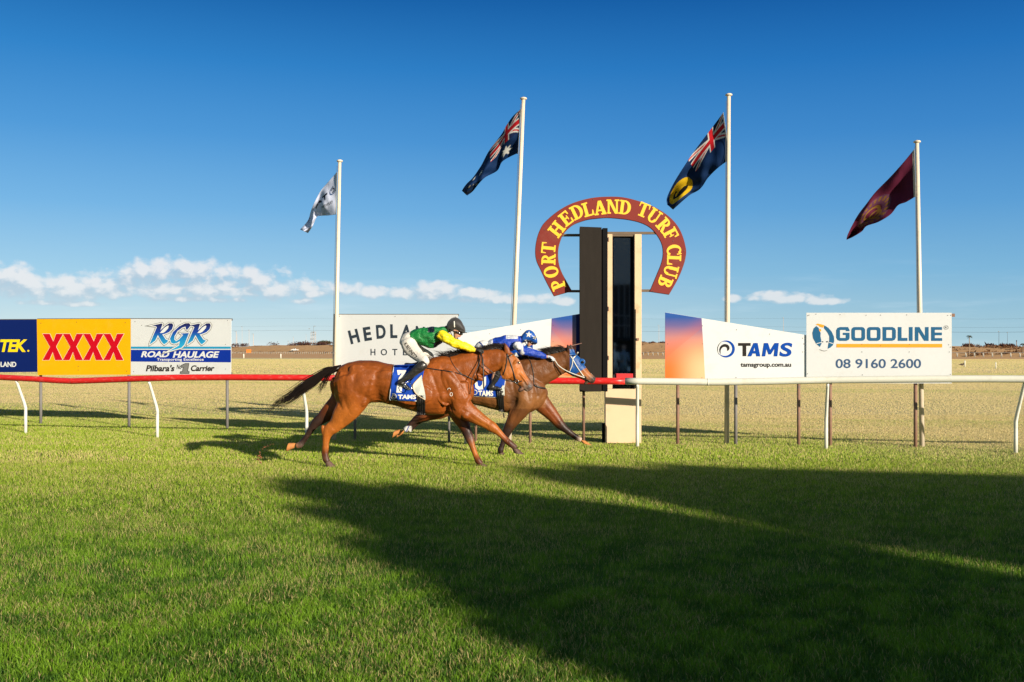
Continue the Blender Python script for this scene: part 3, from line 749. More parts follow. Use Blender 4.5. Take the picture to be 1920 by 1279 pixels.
build_split(mb, 'lettering', [M['offwhite'], M['black'], M['silver']], S)
sc_ = MB(); screws(sc_, PL1, [(253.5, 603), (266, 610), (339, 602), (427, 601), (423, 646), (423, 692), (251, 697)], .65); build_split(sc_, 'screw', M['screw'], S)
post(426, 804, 703, 5.4, 'galv', S)

# hotel board ---------------------------------------------------------------
PL2 = Plane(640, 18.62, 850, 18.0)
S = sign('advertising_sign', PL2, [(625, 590), (858.5, 590), (858.5, 706), (624.5, 707)], M['white'], 'white hotel sign with arched dark lettering behind the jockey in green')
mb = MB()
cx0, cyc, rad = 741, 812, 190
for ch, x, y, a, w in (('H', 664, 631, -14, 18), ('E', 689, 626, -8.5, 14), ('D', 714.5, 622, -4, 17.5), ('L', 738.5, 621, -1, 13), ('A', 762, 622, 3, 20), ('N', 787, 625, 7, 17), ('D', 811, 630, 11, 17.5)):
    lettering(mb, PL2, ch, (x-w/2, y-13, x+w/2, y+13), 0, .036, 0, rot=math.radians(a))
for ch, x, w in (('H', 699.5, 9), ('O', 720, 11.5), ('T', 740.5, 9.5), ('E', 759.5, 7.5), ('L', 778, 7)):
    lettering(mb, PL2, ch, (x-w/2, 654.3, x+w/2, 666.3), 0, .012)
build_split(mb, 'lettering', [M['slate']], S)
sc_ = MB(); screws(sc_, PL2, [(637, 593), (741, 593.5), (854, 594.5)], .7); build_split(sc_, 'screw', M['screw'], S)
post(665.5, 825.5, 703, 5.4, 'galv', S); post(842, 830, 703, 5.0, 'galv', S)

# two boards with the orange sunset panel -------------------------------------
def sunset_mat(pl, x0, x1, y0, y1, flip):
    m_ = bpy.data.materials.new('sunset gradient print'); m_.use_nodes = True; q = NB(m_.node_tree); p_ = m_.node_tree.nodes['Principled BSDF']
    sp3 = q.n('ShaderNodeSeparateXYZ'); q.put(sp3.inputs[0], q.n('ShaderNodeNewGeometry').outputs['Position'])
    def mr(s_, a, b_):
        r_ = q.n('ShaderNodeMapRange'); q.put(r_.inputs[0], s_); r_.inputs[1].default_value = a; r_.inputs[2].default_value = b_; return r_.outputs[0]
    u = mr(sp3.outputs[0], pl.at(x0, 650).x, pl.at(x1, 650).x); v = mr(sp3.outputs[2], pl.at(x0, y1).z, pl.at(x0, y0).z)
    if flip: u = q.m('SUBTRACT', 1.0, u)
    vb = q.ramp(v, [(0, (.88, .15, .012)), (.18, (.86, .16, .025)), (.42, (.72, .18, .08)), (.62, (.48, .19, .18)), (.80, (.13, .10, .26)), (.93, (.012, .07, .30)), (1, (.01, .08, .34))])
    glow = q.m('MULTIPLY', q.sstep(u, .05, .95), q.m('SUBTRACT', 1.0, q.sstep(v, .15, .75)))
    c = q.mix(q.m('MULTIPLY', glow, .8), vb, (.95, .55, .30))
    ray = q.m('MULTIPLY', q.sstep(q.m('ADD', v, q.m('MULTIPLY', u, -.5)), .30, .305), q.m('SUBTRACT', 1.0, q.sstep(q.m('ADD', v, q.m('MULTIPLY', u, -.5)), .305, .60)))
    c = q.mix(q.m('MULTIPLY', ray, .22), c, (.62, .10, .05))
    q.put(p_.inputs['Base Color'], c); p_.inputs['Roughness'].default_value = .42
    return m_
PL3 = Plane(860, 17.95, 1085, 17.80)
S = sign('advertising_sign', PL3, [(859.5, 627), (1087, 588.5), (1087, 706), (859.5, 706)], M['white'], 'white sign with rising top edge and sunset panel left of the finish post', topbar=False)
mb = MB(); clean_prism(mb, PL3, [(1034.5, 597.4), (1080, 589.8), (1080, 705.8), (1030, 705.8)], .0006, .003); mb.build('print', sunset_mat(PL3, 1030, 1080, 590, 706, True), S)
mb = MB(); clean_prism(mb, PL3, [(1080.2, 589.8), (1086.8, 588.7), (1086.8, 705.8), (1080.2, 705.8)], .0006, .003); mb.build('trim', M['navy'], S)
mb = MB(); lettering(mb, PL3, 'TAMS', (905, 645, 1000, 672), 0, .03); build_split(mb, 'lettering', [M['tamsblue']], S)
sc_ = MB(); screws(sc_, PL3, [(918, 626), (976, 618), (1037, 610), (1037, 640.5)], .7); build_split(sc_, 'screw', M['screw'], S)
post(892, 829, 700, 5, 'rust', S); post(994, 831.5, 700, 5.6, 'rust', S); post(1094.3, 830, 640, 5.4, 'rust', S, D=18.0)
PL4 = Plane(1247, 17.72, 1512, 17.52)
S = sign('advertising_sign', PL4, [(1247, 585.6), (1512.5, 628.5), (1512.5, 711.5), (1247, 709.5)], M['white'], 'white sign with sunset panel and swirl emblem right of the finish post', topbar=False)
mb = MB(); clean_prism(mb, PL4, [(1247.2, 585.9), (1315.5, 596.9), (1319.5, 660), (1322, 710), (1247.2, 709.3)], .0006, .003); mb.build('print', sunset_mat(PL4, 1247, 1322, 586, 710, False), S)
mb = MB(); swirl(mb, PL4, 1361.5, 654.5, 16.5, 0, 1, .98)
shape(mb, PL4, [[(1384, 643.2), (1407.5, 643.2), (1407.5, 648.6), (1399.3, 648.6), (1399.3, 668), (1392.3, 668), (1392.3, 648.6), (1384, 648.6)]], 0)
shape(mb, PL4, [[(1401.5, 668.2), (1413, 643.2), (1420.5, 643.2), (1425.5, 668.2), (1418.3, 668.2), (1417.2, 663), (1411, 663), (1408.8, 668.2)], [(1412.9, 658), (1416.3, 658), (1415.1, 649.8)]], 1, .0045)
shape(mb, PL4, [[(1428.5, 668.2), (1432.5, 643.2), (1440, 643.2), (1444.3, 656.5), (1452.5, 643.2), (1460.3, 643.2), (1457.5, 668.2), (1450.8, 668.2), (1452.5, 653.5), (1445.3, 664.5), (1441, 664.5), (1437, 653.5), (1434.9, 668.2)]], 1, .0045)
lettering(mb, PL4, 'S', (1461.5, 642.6, 1485.5, 668.8), 1, .030, .12, lift=.0045)
lettering(mb, PL4, 'tamsgroup.com.au', (1388.5, 680.5, 1483.5, 690.5), 0, .030)
build_split(mb, 'lettering', [M['black'], M['tamsblue']], S)
sc_ = MB(); screws(sc_, PL4, [(1317, 611), (1317, 645), (1252, 645), (1381, 618.5), (1443, 626.5), (1505, 634), (1507, 645), (1316, 708.5), (1380, 708), (1505, 660)], .8); build_split(sc_, 'screw', M['screw'], S)
post(1270.7, 836, 700, 6.3, 'rust', S, D=17.78); post(1379.5, 835, 700, 6.3, 'galv', S, D=17.7); post(1497.5, 837, 700, 6.3, 'rust', S, D=17.6)

PL5 = Plane(1512, 17.49, 1784, 17.0)
S = sign('advertising_sign', PL5, [(1512, 586.5), (1784.5, 586.5), (1784.5, 719), (1512, 718.5)], M['white'], 'large white sign with steel blue company name, orange bar and phone number', topbar=False)
f = MB(); clean_prism(f, PL5, [(1590, 588), (1791, 588), (1791, 594), (1590, 594)], -.08, -.02); clean_prism(f, PL5, [(1590, 709), (1784, 709), (1784, 715), (1590, 715)], -.08, -.02); f.build('frame', M['rust'], S)
mb = MB()
# squared letters of the company name
def sq(x0, x1, y0, y1, r_=6, n=5):
    pts = []
    for (cx, cy, a0) in ((x1-r_, y0+r_, -90), (x1-r_, y1-r_, 0), (x0+r_, y1-r_, 90), (x0+r_, y0+r_, 180)):
        for i in range(n+1):
            a = math.radians(a0+90*i/n); pts.append((cx+r_*math.cos(a), cy+r_*math.sin(a)))
    return pts
T_, B_ = 613.3, 639.2
def O_(x0, x1): shape(mb, PL5, [sq(x0, x1, T_, B_, 6), sq(x0+6.6, x1-6.6, T_+5.5, B_-5.5, 2)], 0)
shape(mb, PL5, [[(1593, 621), (1593, 619), (1590, T_), (1575, T_), (1570.5, T_+1.5), (1568, T_+6), (1568, B_-6), (1570.5, B_-1.5), (1575, B_), (1587, B_), (1591, B_-1.5), (1593, B_-5), (1593, 624), (1580.5, 624), (1580.5, 628.2), (1586, 628.2), (1586, 633.7), (1575, 633.7), (1575, 618.8), (1586, 618.8), (1586, 621)]], 0)
O_(1596.5, 1622); O_(1625.5, 1651)
shape(mb, PL5, [[(1655, T_), (1673, T_), (1677.5, T_+1.8), (1679.7, T_+6), (1679.7, B_-6), (1677.5, B_-1.8), (1673, B_), (1655, B_)], [(1661.8, T_+5.5), (1661.8, B_-5.5), (1672.9, B_-5.5), (1672.9, T_+5.5)]], 0)
shape(mb, PL5, [[(1683.5, T_), (1690.4, T_), (1690.4, B_-5.5), (1701.5, B_-5.5), (1701.5, B_), (1683.5, B_)]], 0)
shape(mb, PL5, [[(1704.3, T_), (1711.2, T_), (1711.2, B_), (1704.3, B_)]], 0)
shape(mb, PL5, [[(1715.5, T_), (1724, T_), (1734.5, 630.5), (1734.5, T_), (1741.2, T_), (1741.2, B_), (1733, B_), (1722, 622), (1722, B_), (1715.5, B_)]], 0)
shape(mb, PL5, [[(1746, T_), (1766.3, T_), (1766.3, T_+5.2), (1752.8, T_+5.2), (1752.8, T_+10.3), (1766, T_+10.3), (1766, T_+15.4), (1752.8, T_+15.4), (1752.8, B_-5.2), (1766.6, B_-5.2), (1766.6, B_), (1746, B_)]], 0)
lettering(mb, PL5, '08 9160 2600', (1567, 673, 1727, 690.5), 1, .012)
shape(mb, PL5, [ell(1774, 614.2, 4.3, 4.0), ell(1774, 614.2, 3.7, 3.4)], 3); lettering(mb, PL5, 'R', (1772.3, 612.2, 1775.6, 616), 3, .0)
shape(mb, PL5, [[(1568.5, 644.8), (1766.6, 644.8), (1766.6, 651.6), (1568.5, 651.6)]], 2)
build_split(mb, 'lettering', [M['tealblue'], M['phone'], M['orange'], M['silver']], S)
# emblem: blue tilted oval with a white bird with orange crest
def Z6(pts): return [(1500+x/11.625, 590+y/11.625) for x, y in pts]
mb = MB()
shape(mb, PL5, [Z6([(355, 250), (300, 300), (270, 400), (285, 510), (350, 630), (435, 705), (470, 630), (460, 540), (445, 470), (450, 400), (415, 340), (410, 290)])], 0)
shape(mb, PL5, [Z6([(535, 235), (620, 290), (690, 370), (740, 480), (745, 580), (715, 670), (660, 720), (605, 745), (620, 640), (640, 560), (640, 470), (600, 390), (520, 290)])], 0)
shape(mb, PL5, [Z6([(340, 222), (385, 195), (520, 225), (530, 250), (500, 285), (440, 270), (400, 235)])], 1)
shape(mb, PL5, [Z6(ell(435, 340, 28, 30, 16))], 1)
shape(mb, PL5, [Z6([(355, 628), (470, 598), (470, 612), (362, 640)])], 2, .004); shape(mb, PL5, [Z6([(635, 600), (715, 622), (715, 638), (635, 614)])], 2, .004)
shape(mb, PL5, [Z6(ell(493, 592, 18, 12, 10))], 3); shape(mb, PL5, [Z6(ell(590, 592, 22, 14, 10))], 3)
shape(mb, PL5, [Z6([(430, 755), (480, 778), (540, 788), (595, 768), (590, 782), (540, 800), (475, 790), (432, 768)])], 4)
build_split(mb, 'emblem', [M['tealblue'], M['orange'], M['offwhite'], M['slate'], M['silver']], S)
sc_ = MB(); screws(sc_, PL5, [(1514.5, 592), (1517, 591), (1530, 589), (1575, 590), (1624, 591), (1651, 591), (1700, 590.5), (1777, 591.5), (1783, 591), (1616, 646), (1651, 648.5), (1705, 646), (1616, 660), (1705, 660), (1779, 646.5), (1782, 651), (1780, 660), (1514, 701), (1617, 703), (1782, 702)], .75); build_split(sc_, 'screw', M['screw'], S)
post(1556.5, 840, 700, 6.5, 'rust', S, D=17.48); post(1716.5, 841.5, 700, 6.8, 'rust', S, D=17.2)
# ------------------------------------------------------------------ running rail
rr = empty('running_rail', (0, 17.5, 0), 'red and white running rail on bent white legs along the track', 'fence')
legs = [(-163, 805, -181, 706), (-372, 799, -392, 702), (48, 813, 30, 712), (295, 821, 279, 714), (575, 826, 566, 716), (874, 833, 872, 718), (1195, 838, 1195, 718), (1549, 842, 1552, 718), (1904.5, 850, 1924, 706), (2295, 861, 2316, 708)]
def rail_pts():
    pts = []
    cy = [(-520, 703.5), (-120, 706.5), (0, 707.5), (60, 710.5), (108, 713.6), (135, 714.7), (180, 713.2), (240, 710.8), (330, 708), (433, 707.5), (560, 708.2), (700, 710), (850, 711.5), (1000, 713.5), (1100, 714.6), (1172, 714.8)]
    cw = [(1172, 714.8), (1250, 715.4), (1327, 716.5), (1350, 716.6), (1430, 715.2), (1550, 712.6), (1700, 711.2), (1784, 710.6), (1850, 710.4), (1920, 710.8), (2050, 711.5), (2420, 713)]
    return cy, cw
def railD(px):
    xs = [-520, -163, 48, 295, 575, 874, 1195, 1549, 1904, 2295]; ds = [gD(y) for y in (796, 805, 813, 821, 826, 833, 838, 842, 850, 861)]
    return float(np.interp(px, xs, ds))-.33
def rail_tube(pts, name, m_):
    out = []; rs = []
    for (x0, y0), (x1, y1) in zip(pts[:-1], pts[1:]):
        n = max(2, int(abs(x1-x0)/20))
        for i in range(n):
            t = i/n; out.append((x0+(x1-x0)*t, y0+(y1-y0)*t))
    out.append(pts[-1])
    P_ = [P(x, y, railD(x)) for x, y in out]
    MB().tube(P_, .058, 20).build(name, M[m_], rr, smooth=True)
cy, cw = rail_pts(); rail_tube(cy, 'red_rail', 'rail_red'); rail_tube(cw, 'white_rail', 'rail_white')
# joint sleeves of the pipe
for px, m_ in ((135, 'rail_red'), (1327, 'rail_white')):
    a, c = (714.7, 714.4) if px == 135 else (716.45, 716.6)
    MB().tube([P(px-1.2, a, railD(px)), P(px+1.2, c, railD(px))], .0605, 20).build('sleeve', M[m_], rr, smooth=True)
for (bx, by, tx, ty) in legs:
    Db = gD(by); Dt = railD(tx)
    b_ = P(bx, by, Db); t = P(tx, ty, Dt)
    top = Vector((t.x, t.y, t.z)); elbow = Vector((b_.x, b_.y, .52))
    pts = [b_-Vector((0, 0, .1)), Vector((b_.x, b_.y, .3)), elbow, elbow+(top-elbow)*.15+Vector((0, 0, .02)), elbow+(top-elbow)*.9, top+Vector((0, 0, -.02))]
    MB().tube(pts, [.031, .031, .031, .030, .026, .024], 12).build('leg', M['post_white'], rr, smooth=True)

# ------------------------------------------------------------------ finish post
WD = 17.9
PLW = Plane(1087, WD, 1203, WD)
wp = empty('finish_post', P(1165, 831, WD), 'cream and black finishing post cabinet with mirror glass under the horseshoe', 'finish post')
def wbox(x0, x1, y0, y1, d0, d1, name, m_, bevel=.004):
    mb = MB(); a, c = P(x0, y0, WD), P(x1, y1, WD)
    mb.box(a.x, c.x, WD+d0, WD+d1, c.z, a.z); return mb.build(name, M[m_], wp, bevel=bevel)
wbox(1135.5, 1202.5, 729.5, 831, 0, .24, 'base_cabinet', 'creamp')
wbox(1140, 1145, 831.2, 834, .05, .1, 'foot', 'cream'); wbox(1189, 1194, 831.2, 834, .05, .1, 'foot', 'cream')
wbox(1138.6, 1148.2, 439, 729.2, 0.0, .24, 'stile', 'cream')
wbox(1190, 1203, 439, 729.2, 0.0, .24, 'stile', 'cream')
wbox(1148.4, 1189.8, 439, 443, .03, .23, 'lintel', 'barsteel')
wbox(1148.4, 1189.8, 443.2, 729.2, .18, .21, 'back_panel', 'inside')
# inner liner giving the deep black reveal
wbox(1148.4, 1150, 443.2, 729.2, .01, .175, 'reveal', 'inside', 0); wbox(1188.4, 1189.8, 443.2, 729.2, .01, .175, 'reveal', 'inside', 0)
# tilted mirror glass
gl = bpy.data.materials.new('smoked mirror glass'); gl.use_nodes = True; p_ = gl.node_tree.nodes['Principled BSDF']
p_.inputs['Base Color'].default_value = (.50, .52, .56, 1); p_.inputs['Metallic'].default_value = 1; p_.inputs['Roughness'].default_value = .03
ph = math.radians(10.5); a = P(1150.4, 446, WD+.06); c = P(1188.2, 727, WD+.06); w = c.x-a.x
mb = MB(); y0 = WD+.05; y1 = y0+w*math.tan(ph)
mb.hexa([(a.x, y0, c.z), (c.x, y1, c.z), (c.x, y1, a.z), (a.x, y0, a.z), (a.x, y0+.01, c.z), (c.x, y1+.01, c.z), (c.x, y1+.01, a.z), (a.x, y0+.01, a.z)]); mb.build('glass', gl, wp)
wbox(1155.5, 1187, 700.5, 712, .0, .045, 'red_box', 'redbox')
for yy in (449, 579, 671): wbox(1140.2, 1141.8, yy-4, yy+4, -.014, -.001, 'hinge', 'rust', 0)
wbox(1194, 1198, 634, 638.5, -.02, -.001, 'latch', 'rust', 0); wbox(1190.6, 1192.2, 580, 728, -.006, -.001, 'seal', 'inside', 0)
wbox(1130.5, 1135, 795, 831, .1, .22, 'shade_strip', 'inside', 0)  # dark strip put in for the shadow left of the base cabinet
# black swung-open board at the left
mb = MB(); a = P(1087, 424, WD-.45); c = P(1127.5, 735, WD-.45)
x0 = P(1087, 600, WD-.24).x; x1 = P(1128, 600, WD-.12).x
zt, zb = P(1087, 424, WD-.3).z, P(1087, 735, WD-.3).z
mb.hexa([(x0, WD-.24, zb), (x1, WD-.12, zb), (x1, WD-.12, zt), (x0, WD-.24, zt), (x0+.03, WD+.30, zb), (x1+.02, WD+.30, zb), (x1+.02, WD+.30, zt), (x0+.03, WD+.30, zt)])
mb.build('board', M['board'], wp, bevel=.004)
mb = MB(); x2 = P(1138.3, 600, WD).x
mb.box(x1+.022, x2, WD-.10, WD+.25, zb, zt-.01); mb.build('board_edge', M['inside'], wp)
mb = MB(); mb.box(P(1087, 0, WD-.4).x-.004, x1+.01, WD-.42, WD-.38, zt, zt+.02)
# bars that carry the horseshoe
for x0_, x1_, y_ in ((1055, 1090, 440), (1064, 1090, 545.5), (1140, 1238, 436), (1200, 1226, 544.5)):
    wbox(x0_, x1_, y_-2.3, y_+2.3, .07, .12, 'bracket', 'barsteel', 0)

# horseshoe -----------------------------------------------------------------------
PH = Plane(1000, WD+.05, 1290, WD+.05)
outer = [(1039, 555), (1026, 531), (1014.5, 507), (1006, 488), (1004, 470), (1006.5, 450), (1012, 433), (1021, 418), (1041, 400), (1063, 386), (1086, 377), (1112, 371), (1139, 369), (1167, 370), (1195.5, 376.6), (1224, 387), (1248, 401), (1267, 419), (1279, 440), (1286, 466), (1285.5, 482), (1281, 499), (1271, 523), (1254.5, 552)]
inner = [(1072, 545.5), (1062, 528), (1053, 511), (1047.5, 494.5), (1046, 473), (1049, 456), (1057, 437.6), (1073.5, 422), (1098, 412.5), (1117, 409.5), (1138.6, 408), (1160, 409.5), (1180, 412), (1202, 417.5), (1220, 427), (1234, 443), (1242, 460), (1243.5, 478), (1240, 495), (1232, 515), (1218.7, 546.6)]
def cat(pts, k=5):
    out = []; n = len(pts)
    for i in range(n-1):
        p0, p1, p2, p3 = pts[max(i-1, 0)], pts[i], pts[i+1], pts[min(i+2, n-1)]
        for j in range(k):
            t = j/k
            out.append(tuple(.5*(2*p1[d]+(p2[d]-p0[d])*t+(2*p0[d]-5*p1[d]+4*p2[d]-p3[d])*t*t+(3*p1[d]-p0[d]-3*p2[d]+p3[d])*t**3) for d in range(len(p1))))
    out.append(pts[-1]); return out
hs = empty('horseshoe_sign', P(1146, 552, WD+.27), 'maroon horseshoe arch with gold turf club lettering around the finish post', 'sign')
mb = MB(); shape(mb, PH, [cat(outer)+cat(inner)[::-1]], 0, -.03, .03); mb.build('panel', M['maroon'], hs)
mb = MB(); shape(mb, PH, [cat(outer)+cat(inner)[::-1]], 0, -.038, .007, .7); mb.build('edge', M['barsteel'], hs)
# slab serif capitals: every stroke is a small raised piece
def bowl(cx, cy, rx, ry, tx, ty, a0, a1): # stroke along an ellipse, thick at the sides
    n = 18; o_ = []; i_ = []
    for k in range(n+1):
        a = math.radians(a0+(a1-a0)*k/n); c, s_ = math.cos(a), math.sin(a)
        o_.append((cx+rx*c, cy+ry*s_)); i_.append((cx+(rx-tx)*c, cy+(ry-ty)*s_))
    return o_+i_[::-1]
rc = lambda x0, y0, x1, y1: [(x0, y0), (x1, y0), (x1, y1), (x0, y1)]
sw, sf = .24, .11
GLY = {
 'P': (.74, [rc(.12, 0, .36, 1), rc(0, 0, .48, sf), rc(0, 1-sf, .2, 1), bowl(.36, .71, .36, .29, .21, .11, -90, 90)]),
 'R': (.82, [rc(.12, 0, .36, 1), rc(0, 0, .46, sf), rc(0, 1-sf, .2, 1), bowl(.36, .73, .34, .27, .2, .11, -90, 90), [(.34, .50), (.56, .50), (.76, .10), (.84, .10), (.84, 0), (.58, 0)]]),
 'O': (.86, [bowl(.43, .5, .43, .52, .25, .12, -90, 91), bowl(.43, .5, .43, .52, .25, .12, 89, 271)]),
 'T': (.82, [rc(.29, 0, .53, 1), rc(.16, 0, .66, sf), rc(0, 1-sf, .82, 1), [(0, 1), (.12, 1), (.06, .66), (0, .66)], [(.82, 1), (.70, 1), (.76, .66), (.82, .66)]]),
 'H': (.98, [rc(.1, 0, .34, 1), rc(.64, 0, .88, 1), rc(0, 0, .44, sf), rc(0, 1-sf, .44, 1), rc(.54, 0, .98, sf), rc(.54, 1-sf, .98, 1), rc(.3, .44, .68, .57)]),
 'E': (.78, [rc(.1, 0, .34, 1), rc(0, 0, .74, sf), rc(0, 1-sf, .72, 1), rc(.3, .45, .54, .56), rc(.50, .34, .58, .67), [(.78, .34), (.70, .34), (.62, 0), (.78, 0)], [(.76, .68), (.68, .68), (.60, 1), (.76, 1)]]),
 'D': (.88, [rc(.1, 0, .34, 1), rc(0, 0, .4, sf), rc(0, 1-sf, .4, 1), bowl(.38, .5, .50, .5, .25, .11, -90, 90)]),
 'L': (.76, [rc(.1, 0, .34, 1), rc(0, 1-sf, .46, 1), rc(0, 0, .74, sf), [(.76, .38), (.68, .38), (.58, 0), (.76, 0)]]),
 'A': (.96, [[(.36, 1), (.56, 1), (.22, .05), (.08, .05)], [(.36, 1), (.60, 1), (.90, .05), (.62, .05)], rc(0, 0, .32, sf), rc(.52, 0, .98, sf), rc(.26, .26, .66, .37)]),
 'N': (.98, [rc(.1, 0, .24, 1), rc(.72, 0, .86, 1), [(.08, 1), (.34, 1), (.86, 0), (.64, 0)], rc(0, 0, .34, sf), rc(0, 1-sf, .3, 1), rc(.62, 1-sf, .98, 1)]),
 'U': (.92, [rc(.1, .3, .34, 1), rc(.68, .3, .80, 1), rc(0, 1-sf, .44, 1), rc(.56, 1-sf, .92, 1), bowl(.45, .33, .35, .35, .2, .12, 180, 360)]),
 'F': (.76, [rc(.1, 0, .34, 1), rc(0, 0, .46, sf), rc(0, 1-sf, .72, 1), rc(.3, .45, .54, .56), rc(.50, .34, .58, .67), [(.76, .66), (.68, .66), (.60, 1), (.76, 1)]]),
 'C': (.84, [bowl(.45, .5, .45, .52, .25, .12, 42, 318), rc(.72, .66, .80, 1)]),
 'B': (.80, [rc(.12, 0, .36, 1), rc(0, 0, .4, sf), rc(0, 1-sf, .4, 1), bowl(.36, .755, .32, .245, .2, .1, -90, 90), bowl(.36, .28, .40, .28, .22, .11, -90, 90)]),
}
Z4 = lambda x, y: (980+x/2.459, 340+y/2.459)
letters = [('P', 163, 477, -71), ('O', 131, 418, -80), ('R', 119, 360, -86), ('T', 119, 308, -91), ('H', 157, 221, -52), ('E', 199, 172, -38), ('D', 250, 141, -26), ('L', 300, 129, -16), ('A', 357, 122, -7), ('N', 416, 117, 0), ('D', 472, 121, 8),
           ('T', 557, 132, 22), ('U', 606, 160, 35), ('R', 651, 202, 49), ('F', 682, 243, 62), ('C', 697, 318, 80), ('L', 698, 362, 92), ('U', 684, 415, 104), ('B', 657, 465, 113)]
fixrot = {0: -108, 1: -98+2, 2: -84, 3: -88}
mb = MB(); hh = 26.5
for i, (ch, x, y, a) in enumerate(letters):
    w, strokes = GLY[ch]; cx, cy = Z4(x, y)
    if i < 4: a = (-112, -100, -88, -84)[i]
    an = math.radians(a); c, s_ = math.cos(an), math.sin(an)
    mb.cut()
    for k, st in enumerate(strokes):
        pts = []
        for (u, v) in st:
            lx = (u-w/2)*hh*.94; ly = -(v-.5)*hh
            pts.append((cx+lx*c-ly*s_, cy+lx*s_+ly*c))
        shape(mb, PH, [pts], 0, .001+.0005*k, .003, autocut=False)
build_split(mb, 'letter', M['gold'], hs)
sc_ = MB(); screws(sc_, PH, [(1012, 470), (1112, 374), (1138, 404), (1163, 374), (1219, 381), (1233, 433), (1262, 452), (1283, 470), (1045, 549), (1224, 546), (1010, 487), (1021, 431)], 1.0); build_split(sc_, 'screw', M['screw'], hs)

# ------------------------------------------------------------------ flagpoles
poles = [(637, 298, 626, 828, 7.5, 18.6, 'shortest pole at left'), (981.5, 181, 954, 836, 8.6, 18.1, ''), (1366.5, 174, 1362.5, 832.5, 8.6, 17.86, ''), (1719.5, 262, 1729, 840, 8.6, 17.35, '')]
labs = ['cream flagpole with the white flag behind the hotel sign', 'cream flagpole with the flag of stars rising behind the blue jockey', 'cream flagpole with the yellow disc flag behind the blue lettered sign', 'cream flagpole with the maroon flag behind the phone number sign']
for (tx, ty, bx, by, w, D, _), lab in zip(poles, labs):
    b_ = P(bx, by, D); b_.z = -.1; t = P(tx, ty+5, D); r_ = w/2*D/F
    e = empty('flagpole', (b_.x, b_.y, 0), lab, 'flagpole', 'flagpoles behind the rail')
    MB().tube([b_, b_.lerp(t, .5), t], [r_*1.1, r_, r_*.8], 14).build('pole', M['pole'], e, smooth=True)
    MB().tube([t+Vector((0, 0, -.012)), t+Vector((0, 0, .0)), t+Vector((0, 0, .02)), t+Vector((0, 0, .035))], [r_*.9, r_*1.55, r_*1.5, r_*.7], 16).build('cap', M['pole'], e, smooth=True)
    # halyard
    off_ = Vector((-r_*1.5, -.02, 0)); MB().tube([b_.lerp(t, .25)+off_, b_.lerp(t, .985)+off_*.8], .004, 5).build('rope', M['wire'], e)

# ------------------------------------------------------------------ flags
def union_jack(a, b_):
    """colour of the canton at a,b in 0..1 (b down)"""
    x, y = (a-.5)*2, (b_-.5); W_, Rr, Bl = (.70, .68, .64), (.55, .012, .02), (.008, .018, .075)
    if abs(x) < .10 or abs(y) < .10: return Rr
    if abs(x) < .17 or abs(y) < .167: return W_
    d = abs(abs(x)-2*abs(y))/math.sqrt(5)
    side = (x*y > 0)
    if d < .035: return Rr
    if d < .10: return W_
    return Bl
def star(x, y, cx, cy, r, n):
    dx_, dy_ = x-cx, y-cy; rr_ = math.hypot(dx_, dy_)
    if rr_ > r: return False
    a = math.atan2(dx_, -dy_) % (2*math.pi/n); a = abs(a-math.pi/n)
    return rr_ < r*(.45+.55*abs(a/(math.pi/n))**1.3)
NAVY = (.005, .028, .105)
def flag_aus(s_, v):   # s along the fly, v down
    if s_ < .03: return (.62, .62, .6)
    x, y = s_*2, v
    if s_ < .5 and v < .5: return union_jack(s_/.5, v/.5)
    for cx, cy, r, n in ((.5, .76, .15, 7), (1.5, .20, .075, 7), (1.28, .45, .075, 7), (1.5, .82, .075, 7), (1.74, .40, .075, 7), (1.6, .54, .04, 5)):
        if star(x, y, cx, cy, r, n): return (.72, .70, .66)
    return NAVY
def flag_wa(s_, v):
    if s_ < .03: return (.62, .62, .6)
    if s_ < .5 and v < .5: return union_jack(s_/.5, v/.5)
    x, y = s_*2-1.52, v-.46; r = math.hypot(x, y)
    if r < .36:
        body = ((x+.02)/.19)**2+((y-.08)/.10)**2 < 1
        neck = abs(math.hypot(x-.06, y+.02)-.11) < .035 and x > .02
        return (.012, .010, .01) if (body or neck) else (.72, .46, .01)
    return NAVY
def flag_maroon(s_, v):
    if s_ < .04: return (.6, .56, .5)
    base = (.135, .015, .046)
    x, y = s_*1.8-.98, v-.55; r = math.hypot(x, y)
    if abs(r-.17) < .03 or abs(math.hypot(x+.06, y-.13)-.11) < .022: return (.30, .15, .03)
    if .22 < r < .40:
        a = (math.atan2(y, x)/math.pi*9) % 1
        if a < .55 and .28 < r < .37: return (.26, .12, .03)
        return (.16, .05, .10)
    return base
def flag_white(s_, v):
    W_ = (.66, .70, .86); K = (.012, .018, .035)
    if s_ < .04: return (.66, .65, .62)
    x, y = s_*1.5, v
    # swirl next to the hoist, then mirrored T A ... and www below
    r = math.hypot(x-.16, (y-.36)); an = math.degrees(math.atan2(y-.36, x-.16))
    if .075 < r < .105 and -100 < an < 160: return (.02, .08, .22)
    if .03 < r < .062 and not (-20 < an < 60): return K
    if .33 < x < .54 and .28 < y < .335: return K
    if .41 < x < .47 and .28 < y < .46: return K
    if .56 < x < .82 and .28 < y < .46:
        u = abs(x-.69)/.13; t = (y-.28)/.18
        if abs(u-t) < .28 and u < 1.1: return K
        if .5 < t < .72 and u < t: return K
    if .16 < x < .60 and .60 < y < .70:
        u = ((x-.16)/.11) % 1; t = (y-.60)/.10
        k_ = abs((u*2) % 1-.5)*2
        if abs(k_-t) < .26: return K
    return W_
